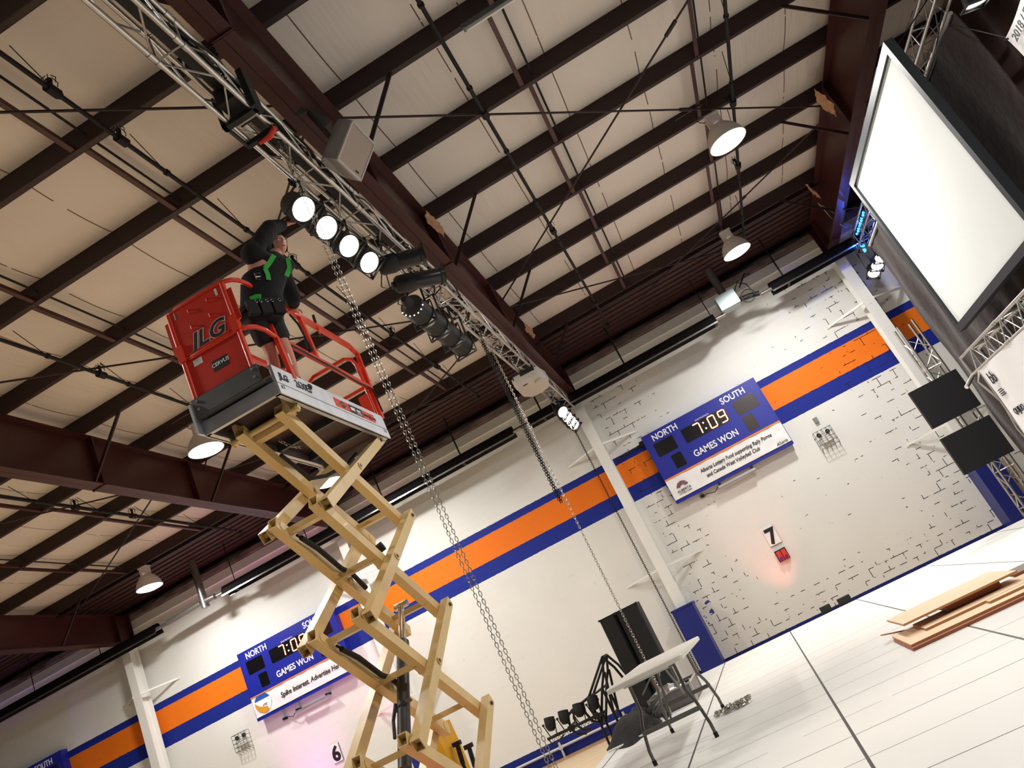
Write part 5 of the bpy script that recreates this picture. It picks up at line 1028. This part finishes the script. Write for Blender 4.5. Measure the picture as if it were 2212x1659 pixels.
# head: a shaped skull with brow, nose, mouth, chin and ears
fwd = (Vector((.62, -.42, -.10))).normalized(); upv = (WA + Vector((.10, -.02, 0)) + fwd * .05); upv = (upv - fwd * upv.dot(fwd)).normalized(); rt = fwd.cross(upv).normalized()
def hp(a, b, c): return J['head'] + rt * a + fwd * b + upv * c
mb = MB(); nu, nv = 28, 22; vs = []; fs = []
for j in range(nv + 1):
    th = math.pi * j / nv
    for i in range(nu):
        ph = 2 * math.pi * i / nu; x = math.sin(th) * math.cos(ph); yv = math.sin(th) * math.sin(ph); z_ = math.cos(th)
        rx, ry, rz = .076, .098, .122
        if z_ < 0: rx *= 1 - .22 * (-z_) ** 1.5; ry *= 1 - .10 * (-z_)
        px, py, pz = x * rx, yv * ry, z_ * rz
        if yv > 0:
            fr_ = max(0, yv) ** 3
            py += .020 * math.exp(-(px / .013) ** 2 - ((pz + .018) / .022) ** 2) + .010 * math.exp(-(px / .010) ** 2 - ((pz - .005) / .02) ** 2)      # nose
            py += .006 * math.exp(-(px / .05) ** 2 - ((pz - .030) / .012) ** 2)                                                                   # brow
            py -= .009 * (math.exp(-((px - .030) / .014) ** 2 - ((pz - .010) / .011) ** 2) + math.exp(-((px + .030) / .014) ** 2 - ((pz - .010) / .011) ** 2))  # eye sockets
            py += .006 * math.exp(-(px / .022) ** 2 - ((pz + .058) / .012) ** 2); py -= .007 * math.exp(-(px / .022) ** 2 - ((pz + .056) / .0035) ** 2) # lips
            py += .008 * math.exp(-(px / .022) ** 2 - ((pz + .096) / .016) ** 2)                                                                   # chin
        vs.append(hp(px, py, pz))
for j in range(nv):
    for i in range(nu): fs.append((j * nu + i, (j + 1) * nu + i, (j + 1) * nu + (i + 1) % nu, j * nu + (i + 1) % nu))
mb.add(vs, fs, True)
for s in (-1, 1): mb.ball(hp(s * .077, -.005, -.012), .03, 10, 8, (.35, .6, 1.0), Matrix((rt, fwd, upv)).transposed())
mb.tube([hp(0, -.02, -.05), J['neck2'] + WA * .0, J['neck']], [.052, .055, .062], 14)
hd = obj('head', mb, M['skin'], worker)
mb = MB()
for s in (-1, 1): mb.ball(hp(s * .030, .080, .010), .0115, 10, 8)
obj('eyes', mb, M['whiteink'], hd); mb = MB()
for s in (-1, 1): mb.ball(hp(s * .030, .0895, .010), .0042, 8, 6)
mb.box(hp(0, .0925, -.058), (.036, .004, .010), Matrix((rt, fwd, upv)).transposed()); obj('pupils_and_mouth', mb, M['plum'], hd)
mb = MB()
for s in (-1, 1):
    mb.tube([hp(s * .030 + .021 * math.cos(k * math.pi / 8), .104, .008 + .016 * math.sin(k * math.pi / 8)) for k in range(16)], .0018, 5, closed=True); mb.tube([hp(s * .051, .103, .012), hp(s * .078, .06, .014), hp(s * .080, -.005, .010)], .0018, 5)
mb.tube([hp(-.009, .105, .012), hp(.009, .105, .012)], .0018, 5); obj('spectacles', mb, M['steelb'], hd)
mb = MB(); vs = []; fs = []
for j in range(11):
    th = (math.pi * .66) * j / 10
    for i in range(24):
        ph = 2 * math.pi * i / 24; x = math.sin(th) * math.cos(ph); yv = math.sin(th) * math.sin(ph); k = 1.10
        lim = 1.0 if yv < .45 else 0.0
        z_ = math.cos(th) if yv < .4 else max(math.cos(th), .48); vs.append(hp(x * .080 * k, min(yv, .80 if z_ < .6 else 1) * .098 * k - .006, z_ * .122 * k))
for j in range(10):
    for i in range(24): fs.append((j * 24 + i, (j + 1) * 24 + i, (j + 1) * 24 + (i + 1) % 24, j * 24 + (i + 1) % 24))
mb.add(vs, fs, True); obj('dark_cap', mb, M['hoodie'], hd)
# hooded top, shorts, boots
hj = ['hem', 'belly', 'chest', 'yoke', 'collar', 'rsh', 'rel', 'rcu', 'lsh', 'lel', 'lcu']; HP = dict(J); HP['hem'] = J['pelvis'] + WA * -.02; HP['yoke'] = J['neck'] + WA * -.07; HP['collar'] = J['neck'] + WA * .03 + UA * .0; HP['rcu'] = J['rel'].lerp(J['rwr'], .86); HP['lcu'] = J['lel'].lerp(J['lwr'], .80)
hr = dict(hem=(.185, .15), belly=(.185, .15), chest=(.205, .155), yoke=(.15, .12), collar=(.085, .085), rsh=.10, rel=.075, rcu=.050, lsh=.095, lel=.068, lcu=.048)
he = [('hem', 'belly'), ('belly', 'chest'), ('chest', 'yoke'), ('yoke', 'collar'), ('yoke', 'rsh'), ('rsh', 'rel'), ('rel', 'rcu'), ('yoke', 'lsh'), ('lsh', 'lel'), ('lel', 'lcu')]
mb = MB(); LTV = Vector((.6, .75, 0)).normalized(); CNV = Vector((.75, -.6, 0)).normalized()
mb.rings([[c + LTV * math.cos(k * math.pi / 10) * a + CNV * math.sin(k * math.pi / 10) * b for k in range(20)] for c, a, b in ((J['pelvis'] + WA * .0, .205, .165), (J['belly'], .205, .165), (J['chest'], .235, .17), (J['neck'] + WA * -.10, .215, .145), (J['neck'] + WA * -.02, .12, .11), (J['neck'] + WA * .04, .085, .085))])
for a_, b_, c_ in (('rsh', 'rel', 'rcu'), ('lsh', 'lel', 'lcu')):
    mb.tube([J['neck'] + WA * -.12, HP[a_], HP[a_].lerp(HP[b_], .5), HP[b_], HP[b_].lerp(HP[c_], .5), HP[c_]], [.10, .115, .098, .088, .072, .054], 16); mb.ball(HP[a_], .118); mb.ball(HP[b_], .088)
mb.ball(J['neck'] + fwd * -.10 + WA * .02, .11)
top = obj('hooded_top', mb, M['hoodie'], worker); mo = top.modifiers.new('blend', 'REMESH'); mo.mode = 'VOXEL'; mo.voxel_size = .016; mo.use_smooth_shade = True; ms = top.modifiers.new('soft', 'SMOOTH'); ms.iterations = 6; ms.factor = .5
mb = MB(); mb.ball(J['neck'] + fwd * -.10 + WA * .06, .095, 14, 10, (1.15, .75, .85), Matrix((rt, fwd, upv)).transposed()); obj('hood', mb, M['hoodie'], top)
sj = [(J['pelvis'] + WA * .03, (.18, .15)), (J['rhip'], .115), (J['rhip'].lerp(J['rkn'], .5), .108), (J['rhip'].lerp(J['rkn'], .86), .104), (J['lhip'], .115), (J['lhip'].lerp(J['lkn'], .5), .108), (J['lhip'].lerp(J['lkn'], .86), .104)]
skin('shorts', sj, [(0, 1), (1, 2), (2, 3), (0, 4), (4, 5), (5, 6)], M['shorts'], worker, 2)
for a, b in (('ran', 'rto'), ('lan', 'lto')):
    heel = J[a] + WA * -.055 + (J[a] - J[b]).normalized() * .03; heel.z = L(0, 0, .235).z; toe = Vector(J[b]); toe.z = L(0, 0, .230).z
    skin('boot', [(J[a] + WA * .05, .056), (J[a] + WA * -.01, .054), (heel, .045), (heel.lerp(toe, .55), .046), (toe, .038)], [(0, 1), (1, 2), (2, 3), (3, 4)], M['boot'], worker, 2)
# fall-arrest harness
cn = (Vector((.75, -.60, -.05))).normalized(); lt = WA.cross(cn).normalized()
def onchest(a, h, off=.165):
    f = (h - 1.0) / .6; c = J['pelvis'].lerp(J['neck'], max(0, min(1, f))); return c + lt * a + cn * (off * math.sqrt(max(.15, 1 - (a / .26) ** 2)))
def strap(name, P, w, m):
    mb = MB(); n = len(P); vs = []; fs = []
    for i, p in enumerate(P):
        t = (P[min(i + 1, n - 1)] - P[max(i - 1, 0)]).normalized(); s = t.cross(cn).normalized(); vs += [p + s * w / 2, p - s * w / 2, p - s * w / 2 + cn * .006, p + s * w / 2 + cn * .006]
    for i in range(n - 1):
        for k in range(4): fs.append((4 * i + k, 4 * i + (k + 1) % 4, 4 * i + 4 + (k + 1) % 4, 4 * i + 4 + k))
    mb.add(vs, fs, False); return obj(name, mb, M[m], worker)
strap('harness_strap', [onchest(-.02, 1.52, .175), onchest(-.05, 1.44, .182), onchest(-.085, 1.37, .185)], .045, 'green'); strap('harness_strap', [onchest(-.085, 1.37, .185), onchest(-.05, 1.30, .185), onchest(-.03, 1.24, .182)], .045, 'green')
strap('harness_strap', [onchest(.13, 1.50, .17), onchest(.17, 1.40, .165), onchest(.15, 1.30, .165)], .045, 'green'); strap('harness_strap', [onchest(-.16, 1.07, .165), onchest(-.11, 1.08, .17), onchest(-.07, 1.07, .175)], .055, 'green')
mb = MB(); p = onchest(-.13, 1.30, .18)
mb.tube([p + lt * a + WA * b for a, b in ((-.03, -.035), (.03, -.035), (.03, .035), (-.03, .035))], .006, 6, closed=True); mb.tube([p + lt * -.03, p + lt * .03], .007, 6); obj('harness_buckle', mb, M['steelb'], worker)
mb = MB(); w0 = J['pelvis'] + WA * .05
mb.tube([w0 + (lt * math.cos(k * math.pi / 10) * .185 + cn * math.sin(k * math.pi / 10) * .155) for k in range(20)], .022, 8, closed=True)
for a in (-.14, -.02, .10): mb.box(w0 + lt * a + cn * .15 + WA * -.08, (.10, .05, .15), Matrix((lt, cn, WA)).transposed())
obj('tool_belt', mb, M['shorts'], worker)
mb = MB()
for a in (-.10, -.06, .0, .05, .12): mb.tube([w0 + lt * (a + .014 * math.cos(k * math.pi / 4)) + cn * .18 + WA * (-.03 + .014 * math.sin(k * math.pi / 4)) for k in range(8)], .003, 5, closed=True)
obj('belt_rings', mb, M['steelb'], worker)
mb = MB(); mb.tube([L(.70, -.06, 1.05), L(.74, -.09, .93), L(.80, -.08, .83), L(.82, -.07, .74)], [.010, .012, .010, .018], 8); mb.tube([L(.82, -.07, .76), L(.84, -.07, .66)], [.02, .026], 8); obj('lanyard', mb, M['rubber'], worker)
